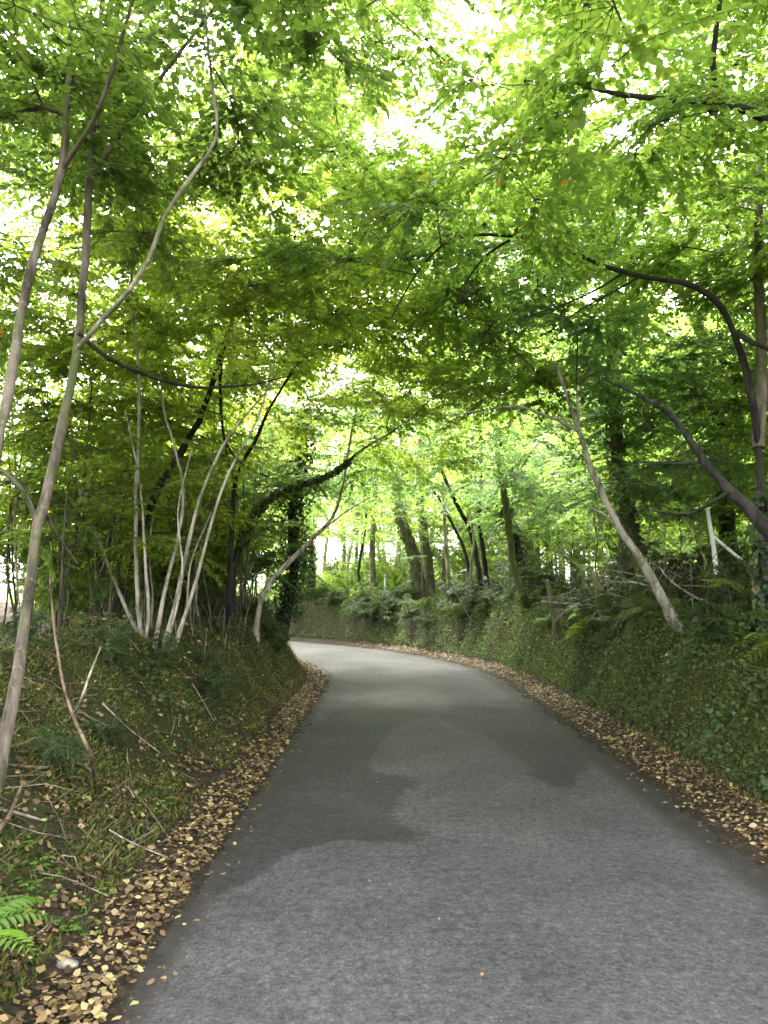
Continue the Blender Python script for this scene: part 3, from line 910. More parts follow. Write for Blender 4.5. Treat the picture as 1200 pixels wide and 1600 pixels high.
# ------------------------------------------------------------------ undergrowth templates
def frond(geo, base, yaw, length, lift, droop, mat=0, n=17, r0=None):
    t_ = np.linspace(0, 1, n)
    h = np.array([math.cos(yaw), math.sin(yaw), 0])
    out = length * (t_ * .92)
    z = length * (lift * t_ - droop * t_ ** 2.2)
    pts = base + out[:, None] * h + np.stack([0 * z, 0 * z, z], 1)
    tan = np.gradient(pts, axis=0); tan /= np.linalg.norm(tan, axis=1)[:, None]
    side = np.array([-h[1], h[0], 0])
    tube(geo, pts[::2], np.linspace(.004, .001, len(pts[::2])), 3, mat, r=.2)
    nn = np.cross(tan, side); nn *= np.sign(nn[:, 2:3] + 1e-6)
    k = np.arange(2, n)
    w = length * .30 * np.sin(PI * (t_[k] * .86 + .1)) ** .8 * (1 - t_[k] * .45)
    r = rng.random() if r0 is None else r0
    for sg in (-1, 1):
        d = side * sg + tan[k] * .35 + np.array([0, 0, -.12])
        leaves(geo, pts[k] + tan[k] * (.004 * sg), d, nn[k] + rng.normal(0, .08, (len(k), 3)), w, mat, np.clip(r + rng.normal(0, .12, len(k)), 0, 1), LEAF, .34)


def fern_mesh(seed, size, mat):
    global rng
    rng = np.random.default_rng(seed)
    g = Geo()
    n = rng.integers(9, 13)
    for k in range(n):
        frond(g, np.zeros(3), k * 2 * PI / n + rng.normal(0, .2), size * rng.uniform(.7, 1.1), rng.uniform(.55, 1.0), rng.uniform(.55, 1.05))
    return g.mesh('fern', [mat])


def bush_mesh(seed, leaf, h=1.3, nst=9):
    global rng
    rng = np.random.default_rng(seed)
    st, lf = Geo(), Geo()
    for k in range(nst):
        yaw = k * 2.4 + rng.normal(0, .3); L = h * rng.uniform(.7, 1.25); le = rng.uniform(.25, .9)
        t_ = np.linspace(0, 1, 7)
        pts = np.stack([np.cos(yaw) * le * t_ ** 1.4 * L * .8, np.sin(yaw) * le * t_ ** 1.4 * L * .8, L * (t_ - .28 * le * t_ ** 3)], 1)
        tube(st, pts, np.linspace(.010, .003, 7), 5, 0)
        for i in (2, 3, 4, 5, 6):
            d = np.array([math.cos(yaw + rng.normal(0, .9)), math.sin(yaw + rng.normal(0, .9)), .1])
            put_spray(lf, pts[i], d, rng.uniform(.4, .62), 0, 1, i > 3, tilt=.4)
    return st.mesh('stems', [M['twig']]), lf.mesh('foliage', [leaf, M['twig']])


def sapling_mesh(seed, leaf, bark, h=3.6, nsp=7, r0=.018):
    global rng
    rng = np.random.default_rng(seed)
    st, lf = Geo(), Geo()
    a = rng.uniform(0, 2 * PI); lean = rng.uniform(.05, .3)
    t_ = np.linspace(0, 1, 9)
    w = np.cumsum(rng.normal(0, .03, (9, 2)), 0)
    pts = np.stack([math.cos(a) * lean * h * t_ ** 1.5 + w[:, 0], math.sin(a) * lean * h * t_ ** 1.5 + w[:, 1], h * t_], 1)
    pts[0] = 0; pts[0, 2] = -.15
    p, r = smooth_path(pts, np.linspace(r0, .005, 9), .15)
    tube(st, p, r, 6, 0, .1)
    for k in range(nsp):
        i = int(len(p) * rng.uniform(.45, 1)) - 1
        yaw = rng.uniform(0, 2 * PI); L = rng.uniform(.35, .9)
        q = np.array([p[i], p[i] + [math.cos(yaw) * L * .5, math.sin(yaw) * L * .5, L * .35], p[i] + [math.cos(yaw) * L, math.sin(yaw) * L, L * .5]])
        tube(st, q, [.006, .005, .003], 4, 0)
        put_spray(lf, q[-1], np.array([math.cos(yaw), math.sin(yaw), .1]), rng.uniform(.55, .85), 0, 1, True)
    return st.mesh('trunk', [bark]), lf.mesh('crown', [leaf, M['twig']])


def bg_tree_mesh(seed, leaf, bark, h=11, nl=60, first=2.6):
    global rng
    rng = np.random.default_rng(seed)
    st, lf = Geo(), Geo()
    t_ = np.linspace(0, 1, 10)
    w = np.cumsum(rng.normal(0, .06, (10, 2)), 0)
    pts = np.stack([w[:, 0], w[:, 1], h * t_ - .2], 1); pts[0, :2] = 0
    p, r = smooth_path(pts, np.linspace(.12, .03, 10), .5)
    tube(st, p, r, 7, 0, .1)
    for k in range(nl):
        z = first + (h - first) * rng.random() ** .9
        i = int(np.clip(z / h, 0, .99) * (len(p) - 1))
        yaw = rng.uniform(0, 2 * PI); L = rng.uniform(.5, 2.6) * (1.15 - .6 * z / h)
        q = np.array([p[i], p[i] + [math.cos(yaw) * L * .5, math.sin(yaw) * L * .5, .22 * L], p[i] + [math.cos(yaw) * L, math.sin(yaw) * L, .2 * L]])
        tube(st, q, [.022, .014, .006], 4, 0)
        for c in (1, 2):
            put_spray(lf, q[c], np.array([math.cos(yaw), math.sin(yaw), 0]), rng.uniform(1.2, 1.7), 0, 1, False)
    return st.mesh('trunk', [bark]), lf.mesh('crown', [leaf, M['twig']])


def pair_thing(name, meshes, names, label, cat, group):
    r = empty(name, (0, 0, 0), label, cat, group)
    for n_, me in zip(names, meshes):
        link(n_, me, r)
    return r


used = set()


def place(proto, x, y, rot, sc, label=None, group=None, dz=0.0, tilt=(0, 0)):
    if 3.3 < x < 4.1 and 7.6 < y < 9.35 and proto.name not in ('seedling',):
        return None                                   # keep the foot of the slanting ash clear
    if proto.name in used:
        o = copy_tree(proto)
    else:
        used.add(proto.name); o = proto
    o.location = (x, y, gz(x, y) + dz)
    o.rotation_euler = (tilt[0], tilt[1], rot)
    o.scale = (sc, sc, sc)
    if label:
        o['label'] = label
    if group:
        o['group'] = group
    return o


R2 = np.random.default_rng(99)

# ---- ferns on the right bank
ferns = []
for k in range(4):
    o = link('fern', fern_mesh(300 + k, .62, M['fern']))
    ferns.append(tag(o, 'dark green fern drooping down the mossy right bank', 'fern', 'ferns on the right bank'))
spots = []
for k in range(110):
    s_ = 4.2 + 11 * R2.random() ** 1.35
    e_ = R2.uniform(.95, 2.0)
    spots.append((s_, e_))
for k, (s_, e_) in enumerate(spots):
    x, y = lane_point(s_, HW + e_)
    place(ferns[k % 4], float(x), float(y), R2.uniform(0, 6.28), R2.uniform(.6, 1.15), tilt=(R2.normal(0, .2), -.45 + R2.normal(0, .2)) if False else (R2.normal(0, .25), R2.normal(0, .25)))
bf = link('fern', fern_mesh(320, .60, M['fern_bright']))
tag(bf, 'bright green fern at the bottom left edge of the photo on the leafy verge', 'fern')
place(bf, -1.68, 3.02, .3, .95, dz=.10)
bf2 = link('fern', fern_mesh(321, .55, M['fern_bright']))
tag(bf2, 'pale green fern tuft low on the right bank where the lane begins to bend', 'fern')
x, y = lane_point(12.4, HW + 1.05)
place(bf2, float(x), float(y), 1.0, .8)
brk = []
for k in range(3):
    o = link('bracken', fern_mesh(330 + k, 1.05, M['fern_bright']))
    brk.append(tag(o, 'bright green bracken plant on top of the far bank behind the bend', 'fern', 'bracken beyond the bend'))
n = 0
while n < 110:
    u, d = R2.uniform(470, 860), R2.uniform(24, 44)
    q = P(u, 930, d)
    s_, la = lane(q[0], q[1])
    if la < HW + 1.3:
        continue
    place(brk[n % 3], q[0], q[1], R2.uniform(0, 6.28), R2.uniform(.7, 1.3))
    n += 1

# ---- dry stalks and bramble canes
g = Geo()
for side, n_, s0, s1, e0, e1, h0, h1 in ((-1, 420, 8.5, 20, 1.05, 3.4, .2, 1.0), (1, 420, 6, 24, 1.3, 4.5, .3, 1.1)):
    for k in range(n_):
        s_, e_ = R2.uniform(s0, s1), R2.uniform(e0, e1)
        x, y = lane_point(s_, side * (HW + e_))
        x, y = float(x), float(y)
        h = R2.uniform(h0, h1); a = R2.uniform(0, 6.28); le = abs(R2.normal(.25, .25)) * h
        z = gz(x, y)
        b = np.array([x, y, z - .03]); dd = np.array([math.cos(a) * le, math.sin(a) * le, 0])
        tube(g, np.array([b, b + dd * .25 + [0, 0, h * .45], b + dd * .7 + [0, 0, h * .85], b + dd * 1.3 + [0, 0, h * (1.0 - .35 * (le > .3 * h))]]), [.0045, .004, .003, .0015], 4, int(R2.random() < .6))
tag(link('dry_stalks', g.mesh('dry_stalks', [M['dead'], M['twig']])), 'thin brown dry stalks and canes along the bank tops', 'dry stalks', kind='stuff')

# ---- bushes
bl = [pair_thing('undergrowth_bush', bush_mesh(400 + k, M[lf], 1.5, 10), ('stems', 'foliage'),
                 'leafy green undergrowth bush in the thicket above the left bank', 'bush', 'undergrowth above the left bank') for k, lf in enumerate(('mid', 'yellow', 'mid'))]
for k in range(64):
    s_, e_ = R2.uniform(4.6, 22), R2.uniform(2.2, 5.0)
    x, y = lane_point(s_, -HW - e_)
    if y > 5 and proj([float(x), float(y), 1.5])[0][0] < 80 and k % 4:
        continue
    place(bl[k % 3], float(x), float(y), R2.uniform(0, 6.28), R2.uniform(.7, 1.35))
br = [pair_thing('undergrowth_bush', bush_mesh(410 + k, M[lf], 1.1, 10), ('stems', 'foliage'),
                 'low dark bramble bush along the top of the right bank', 'bush', 'brambles above the right bank') for k, lf in enumerate(('bramble', 'ivy', 'bramble'))]
for k in range(44):
    s_, e_ = R2.uniform(5, 21), R2.uniform(1.5, 4.6)
    x, y = lane_point(s_, HW + e_)
    place(br[k % 3], float(x), float(y), R2.uniform(0, 6.28), R2.uniform(.55, 1.05))
for k in range(64):
    s_, e_ = R2.uniform(4.6, 24), R2.uniform(.85, 1.9)
    x, y = lane_point(s_, HW + e_)
    place(br[k % 3], float(x), float(y), R2.uniform(0, 6.28), R2.uniform(.22, .5), 'small bramble tuft growing from the face of the right bank', 'bramble tufts on the right bank face', tilt=(R2.normal(0, .35), R2.normal(0, .35)))
for k in range(40):
    s_, e_ = R2.uniform(4.5, 19), R2.uniform(.8, 2.4)
    x, y = lane_point(s_, -HW - e_)
    place(br[k % 3], float(x), float(y), R2.uniform(0, 6.28), R2.uniform(.14, .38), 'small leafy tuft growing on the mossy left bank', 'leafy tufts on the left bank', tilt=(R2.normal(0, .3), R2.normal(0, .3)))
for k in range(70):
    s_, e_ = R2.uniform(16, 35), R2.uniform(.8, 2.3)
    x, y = lane_point(s_, HW + e_)
    place(br[k % 3], float(x), float(y), R2.uniform(0, 6.28), R2.uniform(.35, .75), 'dark bramble clump overhanging the outer bank of the bend', 'brambles on the outer bank of the bend', tilt=(R2.normal(0, .3), R2.normal(0, .3)))
bw = [pair_thing('woodland_shrub', bush_mesh(420 + k, M[lf], 2.0, 12), ('stems', 'foliage'),
                 'green shrub in the wood well behind the right bank', 'bush', 'shrubs in the wood behind the right bank') for k, lf in enumerate(('mid', 'lime'))]
for k in range(30):
    x, y = R2.uniform(7.5, 17), R2.uniform(11, 30)
    place(bw[k % 2], x, y, R2.uniform(0, 6.28), R2.uniform(.8, 1.5))
bb = [pair_thing('woodland_shrub', bush_mesh(430 + k, M[lf], 1.7, 12), ('stems', 'foliage'),
                 'sunlit light green shrub beyond the bend', 'bush', 'light green shrubs beyond the bend') for k, lf in enumerate(('lime', 'yellow'))]
n = 0
while n < 60:
    u, d = R2.uniform(430, 800), R2.uniform(29, 50)
    q = P(u, 930, d)
    s_, la = lane(q[0], q[1])
    if la < HW + 3:
        continue
    place(bb[n % 2], q[0], q[1], R2.uniform(0, 6.28), R2.uniform(.7, 1.3)); n += 1

# ---- saplings
sl = [pair_thing('sapling', sapling_mesh(500 + k, M[lf], M[bk], h, ns), ('trunk', 'crown'),
                 'thin upright sapling stem crowded in the thicket on the left bank', 'sapling', 'sapling thicket on the left bank')
      for k, (lf, bk, h, ns) in enumerate((('mid', 'pale', 3.6, 4), ('yellow', 'grey', 4.2, 5), ('dark', 'twig', 3.0, 5), ('yellow', 'pale', 2.6, 2), ('mid', 'twig', 3.8, 4)))]
for k in range(140):
    s_ = R2.uniform(7.5, 20); e_ = R2.uniform(1.25 if s_ > 11 else 2.0, 4.2)
    x, y = lane_point(s_, -HW - e_)
    place(sl[k % 5], float(x), float(y), R2.uniform(0, 6.28), R2.uniform(.6, 1.1), tilt=(R2.normal(0, .07), R2.normal(0, .07)))
sr = [pair_thing('sapling', sapling_mesh(510 + k, M[lf], M[bk], h, ns), ('trunk', 'crown'),
                 'thin sapling standing among brambles on top of the right bank', 'sapling', 'saplings above the right bank')
      for k, (lf, bk, h, ns) in enumerate((('blue', 'grey', 3.4, 5), ('mid', 'twig', 2.8, 4), ('blue', 'pale', 3.2, 3)))]
for k in range(42):
    s_ = R2.uniform(7, 24); e_ = R2.uniform(1.7, 6)
    x, y = lane_point(s_, HW + e_)
    place(sr[k % 3], float(x), float(y), R2.uniform(0, 6.28), R2.uniform(.6, 1.1), tilt=(R2.normal(0, .12), R2.normal(0, .12)))

# ---- background wood
bg = [pair_thing('woodland_tree', bg_tree_mesh(600 + k, M[lf], M[bk], h, nl, f), ('trunk', 'crown'),
                 'slender tree in the wood far behind the lane', 'tree', 'trees in the wood far behind')
      for k, (lf, bk, h, nl, f) in enumerate((('lime', 'pale', 11, 60, 2.0), ('mid', 'grey', 12, 66, 1.8), ('lime', 'pale', 9, 46, 3.4), ('yellow', 'grey', 10, 50, 2.6), ('lime', 'pale', 12, 16, 6.0)))]
n = 0
while n < 135:
    u, d = R2.uniform(-60, 1260), R2.uniform(22, 62)
    q = P(u, 930, d)
    s_, la = lane(q[0], q[1])
    if abs(la) < 5.5 or (la < 0 and d < 28 and R2.random() < .6):
        continue
    if u < 430 and R2.random() < (.9 if u < 90 else .7):
        continue
    lab, grp = ('slender tree in the wood far behind the right bank', 'trees in the wood behind the right bank') if u > 760 else \
        (('slender tree in the bright wood beyond the bend', 'trees in the wood beyond the bend') if u > 430 else
         ('slender tree in the wood far behind the left thicket', 'trees in the wood behind the left thicket'))
    place(bg[(4 if (n % 3 == 0 and 430 < u < 760) else n % 4)], q[0], q[1], R2.uniform(0, 6.28), R2.uniform(.75, 1.2), lab, grp, tilt=(R2.normal(0, .04), R2.normal(0, .04)))
    n += 1
rng = np.random.default_rng(11)


# ------------------------------------------------------------------ posts, dead wood
def post(u, v0, d, height, r, lean, label, mat='post', group=None, name='fence_post', cat='fence post', z_top=None):
    b = P(u, v0, d)
    z = gz(b[0], b[1])
    H = height
    if z_top is not None:
        H = P(u, z_top, d)[2] - z
    g = Geo()
    t_ = np.array([-.25, 0, .3, .6, .9, .985, 1.0])
    pts = np.stack([lean * H * np.maximum(t_, 0), 0 * t_, H * t_], 1)
    tube(g, pts, np.array([r, r, r * .97, r * .96, r * .95, r * .9, .002]), 8, 0, .12)
    o = link(name, g.mesh(name, [M[mat]], smooth=False))
    o.location = (b[0], b[1], z)
    tag(o, label, cat, group)
    return o


post(872, 985, 13.6, 1.0, .045, -.16, 'leaning weathered fence post between the swept trunk and the mossy post', z_top=905)
post(945, 1000, 11.6, 1.1, .06, -.16, 'green mossy fence post leaning left on the right bank, before the slanting ash', z_top=892)
post(1192, 995, 7.6, .9, .085, -.02, 'stout mossy fence post near the right edge beside the ivy-clad trunk', z_top=872)
post(800, 985, 18.5, .9, .05, -.05, 'short dark fence post just left of the swept greenish trunk', 'darkbark', z_top=915)
post(640, 950, 25.8, .8, .06, .02, 'dark fence post stump immediately left of the thick leaning trunk', 'darkbark', z_top=915)
post(554, 958, 28.5, .8, .07, 0, 'dark fence post left of the thin wavy trunk beyond the bend', 'darkbark', z_top=934)
post(523, 960, 28.8, .8, .07, .03, 'dark fence post in the bracken nearest the left bank end', 'darkbark', z_top=938)
post(612, 955, 27, .6, .06, .25, 'low broken dark stump right of the straight pale trunk', 'darkbark', z_top=932, name='tree_stump', cat='stump')
post(602, 950, 33, 1.3, .055, 0, 'white post beyond the bend just right of the straight pale trunk', 'white', z_top=897, name='white_post', cat='post')
post(543, 950, 36, 1.6, .06, .01, 'white post beyond the bend between the two dark bracken posts', 'white', z_top=885, name='white_post', cat='post')
post(496, 950, 35, 1.4, .055, 0, 'white post beyond the bend close to the second ivy trunk', 'white', z_top=908, name='white_post', cat='post')
post(834, 950, 22, 1.3, .045, -.02, 'thin white post behind the dark ivy trunk on the right', 'white', z_top=842, name='white_post', cat='post')


def rod(geo, pts, r0, r1, mat=0, sides=6, rough=.15):
    p, r = smooth_path(np.array(pts, float), np.linspace(r0, r1, len(pts)), .12)
    tube(geo, p, r, sides, mat, rough)


def stick(name, label, cat, pts, r0, r1, mat='dead', forks=(), group=None, thin=.72):
    p0 = np.array(pts[0], float)
    r0, r1 = r0 * thin, r1 * thin
    g = Geo(); rod(g, [np.array(p) - p0 for p in pts], r0, r1)
    for f in forks:
        rod(g, [np.array(p) - p0 for p in f], r0 * .55, r1 * .7)
    o = link(name, g.mesh(name, [M[mat]]))
    o.location = p0
    return tag(o, label, cat, group)


stick('dead_tree', 'tall white bare stem standing in the brushwood near the right edge', 'dead stem',
      [P(1122, 930, 11), P(1116, 862, 11), P(1110, 825, 11), P(1104, 788, 11)], .04, .03, 'white', thin=1)
stick('bare_pole', 'white bare pole propped aslant against the tall white stem', 'dead stem',
      [P(1178, 892, 11.05), P(1112, 836, 11.05)], .028, .022, 'white', thin=1)
stick('dead_branch', 'pale broken branch lying aslant behind the slanting ash', 'dead branch',
      [P(1120, 948, 10.2), P(1080, 930, 10.3), P(1045, 905, 10.4), P(1030, 885, 10.5)], .03, .012, 'dead',
      [[P(1110, 944, 10.2), P(1118, 925, 10.0), P(1122, 915, 9.9)]])
# tangle of dead brushwood behind the right bank
g = Geo()
o0 = P(1060, 930, 11.5); o0[2] = gz(o0[0], o0[1])
for k in range(90):
    c = np.array([rng.normal(0, .75), rng.normal(0, .6), rng.uniform(.05, .75)])
    a, e = rng.uniform(0, 2 * PI), rng.normal(.25, .5)
    L = rng.uniform(.5, 1.5)
    dv = np.array([math.cos(a) * math.cos(e), math.sin(a) * math.cos(e), math.sin(e)]) * L
    mid = c + dv * .5 + rng.normal(0, .12, 3)
    rod(g, [c, mid, c + dv], rng.uniform(.006, .02), .003, 0, 5)
    if k % 3 == 0:
        rod(g, [mid, mid + rng.normal(0, .3, 3)], .006, .002, 0, 4)
o = link('brushwood_heap', g.mesh('brushwood_heap', [M['dead']])); o.location = o0
tag(o, 'tangled heap of pale dead twigs behind the slanting ash stem', 'brushwood')
# yellow leaf spray
g = Geo()
put_spray(g, np.array([0, 0, .45]), np.array([-.6, -.6, .1]), .42, 0, 1, True, bias=.9)
tube(g, np.array([[.05, 0, -.15], [.03, 0, .15], [0, 0, .45]]), [.007, .006, .004], 5, 1)
q = P(1140, 975, 7.4); o = link('seedling', g.mesh('seedling', [M['yellow'], M['twig']])); o.location = (q[0], q[1], gz(q[0], q[1]) + .1)
tag(o, 'small yellow-leaved seedling on the right bank below the ivy-clad trunk', 'seedling')

# dead stems and fallen branches on the near left bank


def gpt(u, v, up=.0):
    """Point on the ground that the photo shows at (u, v), lifted a little."""
    lo = None
    for d in np.arange(1.5, 40, .02):
        q = P(u, v, d)
        if q[2] <= gz(q[0], q[1]):
            lo = q; break
    lo = lo if lo is not None else P(u, v, 8)
    return np.array([lo[0], lo[1], gz(lo[0], lo[1]) + up])


stick('dead_sapling', 'thin reddish dead stem curving up from the near left bank', 'dead sapling',
      [gpt(151, 1222, -.05), P(140, 1175, 4.3), P(119, 1130, 4.5), P(98, 1065, 4.7), P(84, 975, 4.9), P(78, 900, 5)], .017, .010, 'deadred')
stick('dead_sapling', 'thin pale dead stem crossing the reddish one on the near left bank', 'dead stem',
      [gpt(108, 1125, -.02), P(124, 1100, 4.6), P(140, 1055, 4.7), P(158, 1010, 4.8)], .014, .008, 'dead')
stick('fallen_branch', 'grey fallen branch lying at the lower left edge of the photo', 'fallen branch',
      [gpt(-30, 1285, .06), gpt(20, 1292, .08), gpt(62, 1296, .05)], .016, .010, 'dead')
stick('fallen_branch', 'reddish brown root running along the near left bank', 'root',
      [gpt(20, 1205, .02), gpt(70, 1215, .05), gpt(120, 1203, .03), gpt(150, 1208, 0)], .016, .008, 'deadred')
stick('fallen_branch', 'thin forked twig lying across the moss of the left bank', 'fallen branch',
      [gpt(170, 1310, .05), gpt(205, 1335, .06), gpt(262, 1352, .04)], .009, .004, 'dead', [[gpt(205, 1335, .06), gpt(240, 1320, .09)]])
stick('fallen_branch', 'thin brown twig sloping down the left bank to the leaf strip', 'fallen branch',
      [gpt(195, 1240, .05), gpt(225, 1270, .06), gpt(265, 1320, .03)], .010, .005, 'deadred')
stick('fallen_branch', 'slender pale twig on the left bank below the coppice', 'fallen branch',
      [gpt(160, 1110, .05), gpt(200, 1150, .06), gpt(250, 1185, .04)], .012, .005, 'dead')
stick('fallen_branch', 'straight thin twig on the moss right of the coppice foot', 'fallen branch',
      [gpt(300, 1075, .05), gpt(320, 1110, .05), gpt(335, 1135, .04)], .009, .004, 'dead')
stick('fallen_branch', 'thick short branch end at the left edge beneath the slim trunk', 'fallen branch',
      [gpt(-20, 1330, .03), gpt(10, 1310, .10), gpt(30, 1275, .14)], .022, .012, 'deadred')
# flat pale stone and pothole patch beside the verge
g = Geo()
V = []
for k in range(6):
    for j in range(10):
        a = j * 2 * PI / 10; z = -1 + 2 * k / 5
        rr_ = math.sqrt(max(0, 1 - z * z)) + .02
        nn_ = 1 + .25 * (random.random() - .5)
        V.append((math.cos(a) * rr_ * .055 * nn_, math.sin(a) * rr_ * .035 * nn_, z * .022))
i = np.arange(5)[:, None] * 10; j = np.arange(10)[None]
g.add(V, np.stack([i + j, i + (j + 1) % 10, i + 10 + (j + 1) % 10, i + 10 + j], -1).reshape(-1, 4))
o = link('stone', g.mesh('stone', [M['dead']])); q = gpt(105, 1512, .01); o.location = q; o.rotation_euler = (0, 0, -.3)
tag(o, 'small flat pale stone among the fallen leaves at the lower left', 'stone')


# ------------------------------------------------------------------ litter and ground cover
def normals(x, y, e=.06):
    dx = (ground_h(x + e, y) - ground_h(x - e, y)) / (2 * e)
    dy = (ground_h(x, y + e) - ground_h(x, y - e)) / (2 * e)
    n_ = np.stack([-dx, -dy, np.ones_like(dx)], 1)
    return n_ / np.linalg.norm(n_, axis=1)[:, None]


def scatter(n_, s_rng, e_fn, side, pw=1.6):
    s_ = s_rng[0] + (s_rng[1] - s_rng[0]) * rng.random(n_) ** pw
    e_ = e_fn(rng.random(n_), s_)
    x, y = lane_point(s_, side * (HW + e_))
    return x, y, s_, e_


def litter(geo, x, y, lift, size, mat=0, road=False, flat=.45, pw=.9, clump=None):
    if clump is not None:
        k = fbm(x * 1.5, y * 1.5, 61) + .35 * (rng.random(len(x)) - .5) > clump
        x, y, size = x[k], y[k], size[k]
        lift = lift[k] if np.ndim(lift) else lift
    n_ = len(x)
    nr = np.tile([0, 0, 1.0], (n_, 1)) if road else normals(x, y)
    z = (np.full(n_, .018) if road else ground_h(x, y)) + lift
    a = rng.uniform(0, 2 * PI, n_)
    xd = np.stack([np.cos(a), np.sin(a), 0 * a], 1)
    up = nr + rng.normal(0, flat, (n_, 3))
    xd = xd - nr * (xd * nr).sum(1)[:, None] + rng.normal(0, .12, (n_, 3))
    cup = LEAF.copy(); cup[:, 2] = [.05, .17, .06, .16, .15, .05]
    leaves(geo, np.stack([x, y, z], 1), xd, up, size, mat, rng.random(n_) ** pw, cup, .95)


g = Geo()
x, y, s_, e_ = scatter(8500, (1.2, 22), lambda q, s: .0 + .34 * q ** 1.1, -1); litter(g, x, y, rng.random(len(x)) * .035, (.018 + .04 * rng.random(len(x)) ** 1.6))
x, y, s_, e_ = scatter(20000, (1.6, 20), lambda q, s: .45 + 2.4 * q ** 1.4, -1); litter(g, x, y, .01 + rng.random(len(x)) * .03, .018 + .04 * rng.random(len(x)) ** 1.5, flat=.7, pw=1.7, clump=.47)
x, y, s_, e_ = scatter(7500, (3.0, 24), lambda q, s: .08 + .42 * q, 1, 1.4); litter(g, x, y, rng.random(len(x)) * .035, (.018 + .04 * rng.random(len(x)) ** 1.6))
x, y, s_, e_ = scatter(1500, (4, 20), lambda q, s: .9 + 2.0 * q, 1); litter(g, x, y, .02 + rng.random(len(x)) * .06, rng.uniform(.03, .06, len(x)))
x, y, s_, e_ = scatter(1300, (1.6, 20), lambda q, s: -.26 * q ** 2.6 + .03, -1); litter(g, x, y, 0, .010 + .04 * rng.random(len(x)) ** 2, road=True, flat=.25, pw=1.3)
x, y, s_, e_ = scatter(1500, (3, 22), lambda q, s: -.34 * q ** 2.4 + .1, 1); litter(g, x, y, 0, .010 + .04 * rng.random(len(x)) ** 2, road=True, flat=.25, pw=1.3)
x, y, s_, e_ = scatter(46, (3, 24), lambda q, s: -3.2 * q, -1); litter(g, x, y, 0, rng.uniform(.015, .03, len(x)), road=True, flat=.15)
tag(link('fallen_leaves', g.mesh('fallen_leaves', [M['fallen']])), 'tan and orange fallen leaves strewn along both verges and the left bank', 'fallen leaves', kind='stuff')

# moss and short grass on the banks
g = Geo()
for side, n_, sr, f in ((-1, 120000, (1.8, 20), lambda q, s: .38 + 2.3 * q), (1, 52000, (4, 17), lambda q, s: .46 + 1.3 * q)):
    x, y, s_, e_ = scatter(n_, sr, f, side)
    k = fbm(x * 1.8, y * 1.8, 77) + .25 * (rng.random(n_) - .5) > (.47 if side < 0 else .4)
    x, y = x[k], y[k]
    nr = normals(x, y)
    xd = nr * .8 + rng.normal(0, .6, (len(x), 3)) + [0, 0, -.1]
    leaves(g, np.stack([x, y, ground_h(x, y) - .004], 1), xd, rng.normal(0, 1, (len(x), 3)), rng.uniform(.018, .055, len(x)), 0, None, LEAF, .45)
tag(link('moss', g.mesh('moss', [M['moss']])), 'olive green moss cushions over both roadside banks', 'moss', kind='stuff')

# longer grass tufts
BLADE = np.array([[0, 0, 0], [.4, -.035, .012], [.8, -.022, .006], [1, 0, -.012], [.8, .022, .006], [.4, .035, .012]])
g = Geo()
for side, n_, sr, f in ((-1, 16000, (2.4, 21), lambda q, s: .42 + 2.5 * q), (1, 15000, (4, 27), lambda q, s: .6 + 1.8 * q)):
    x, y, s_, e_ = scatter(n_, sr, f, side, 1.25)
    cx_, cy_ = np.round(x / .22) * .22 + .05 * np.sin(y * 40), np.round(y / .22) * .22 + .05 * np.cos(x * 40)
    k = vnoise(cx_ * 1.3, cy_ * 1.3, 45) + .25 * (rng.random(n_) - .5) > (.5 if side > 0 else .56)
    x, y = (.5 * cx_ + .5 * x)[k], (.5 * cy_ + .5 * y)[k]
    nr = normals(x, y)
    a = rng.uniform(0, 2 * PI, len(x))
    xd = nr * rng.uniform(.2, .9, (len(x), 1)) + np.stack([np.cos(a), np.sin(a), 0 * a], 1) * .9 + [0, 0, .05]
    leaves(g, np.stack([x, y, ground_h(x, y) - .01], 1), xd, nr + [0, 0, .6], .05 + .15 * rng.random(len(x)) ** 1.4, 0, None, BLADE, .75)
tag(link('grass', g.mesh('grass', [M['grass']])), 'tufts of dull green and straw grass on both banks', 'grass', kind='stuff')

# ivy and bramble leaves close to the ground
g = Geo()
for side, n_, sr, f, hh, thr in ((1, 36000, (15, 35), lambda q, s: .5 + 1.7 * q, .22, .22), (1, 76000, (4, 27), lambda q, s: .5 + 2.8 * q ** 1.25, .16, .2), (-1, 14000, (7, 22), lambda q, s: .9 + 3.2 * q, .12, .52), (-1, 3500, (2.6, 8), lambda q, s: .7 + 2.2 * q, .10, .6)):
    x, y, s_, e_ = scatter(n_, sr, f, side, 1.3)
    k = fbm(x * 1.1, y * 1.1, 83) + .3 * (rng.random(n_) - .5) > thr
    x, y = x[k], y[k]
    nr = normals(x, y)
    hh = hh * (.25 + 2.6 * np.clip(vnoise(x * 2.6, y * 2.6, 91) - .25, 0, 1) ** 1.3)
    z = ground_h(x, y) + .02 + hh * rng.random(len(x)) ** 1.3
    xd = rng.normal(0, .7, (len(x), 3)) + [0, 0, -.35] - nr * .0
    pos = np.stack([x, y, z], 1) + nr * (hh * .8 * rng.random(len(x)))[:, None]
    leaves(g, pos, xd, nr + rng.normal(0, .6, (len(x), 3)), .018 + .045 * rng.random(len(x)) ** 1.5, 0, None, LEAF, 1.1)
tag(link('ground_cover', g.mesh('ground_cover', [M['bramble']])), 'low ivy and bramble leaves covering the right bank and bank tops', 'ground cover', kind='stuff')

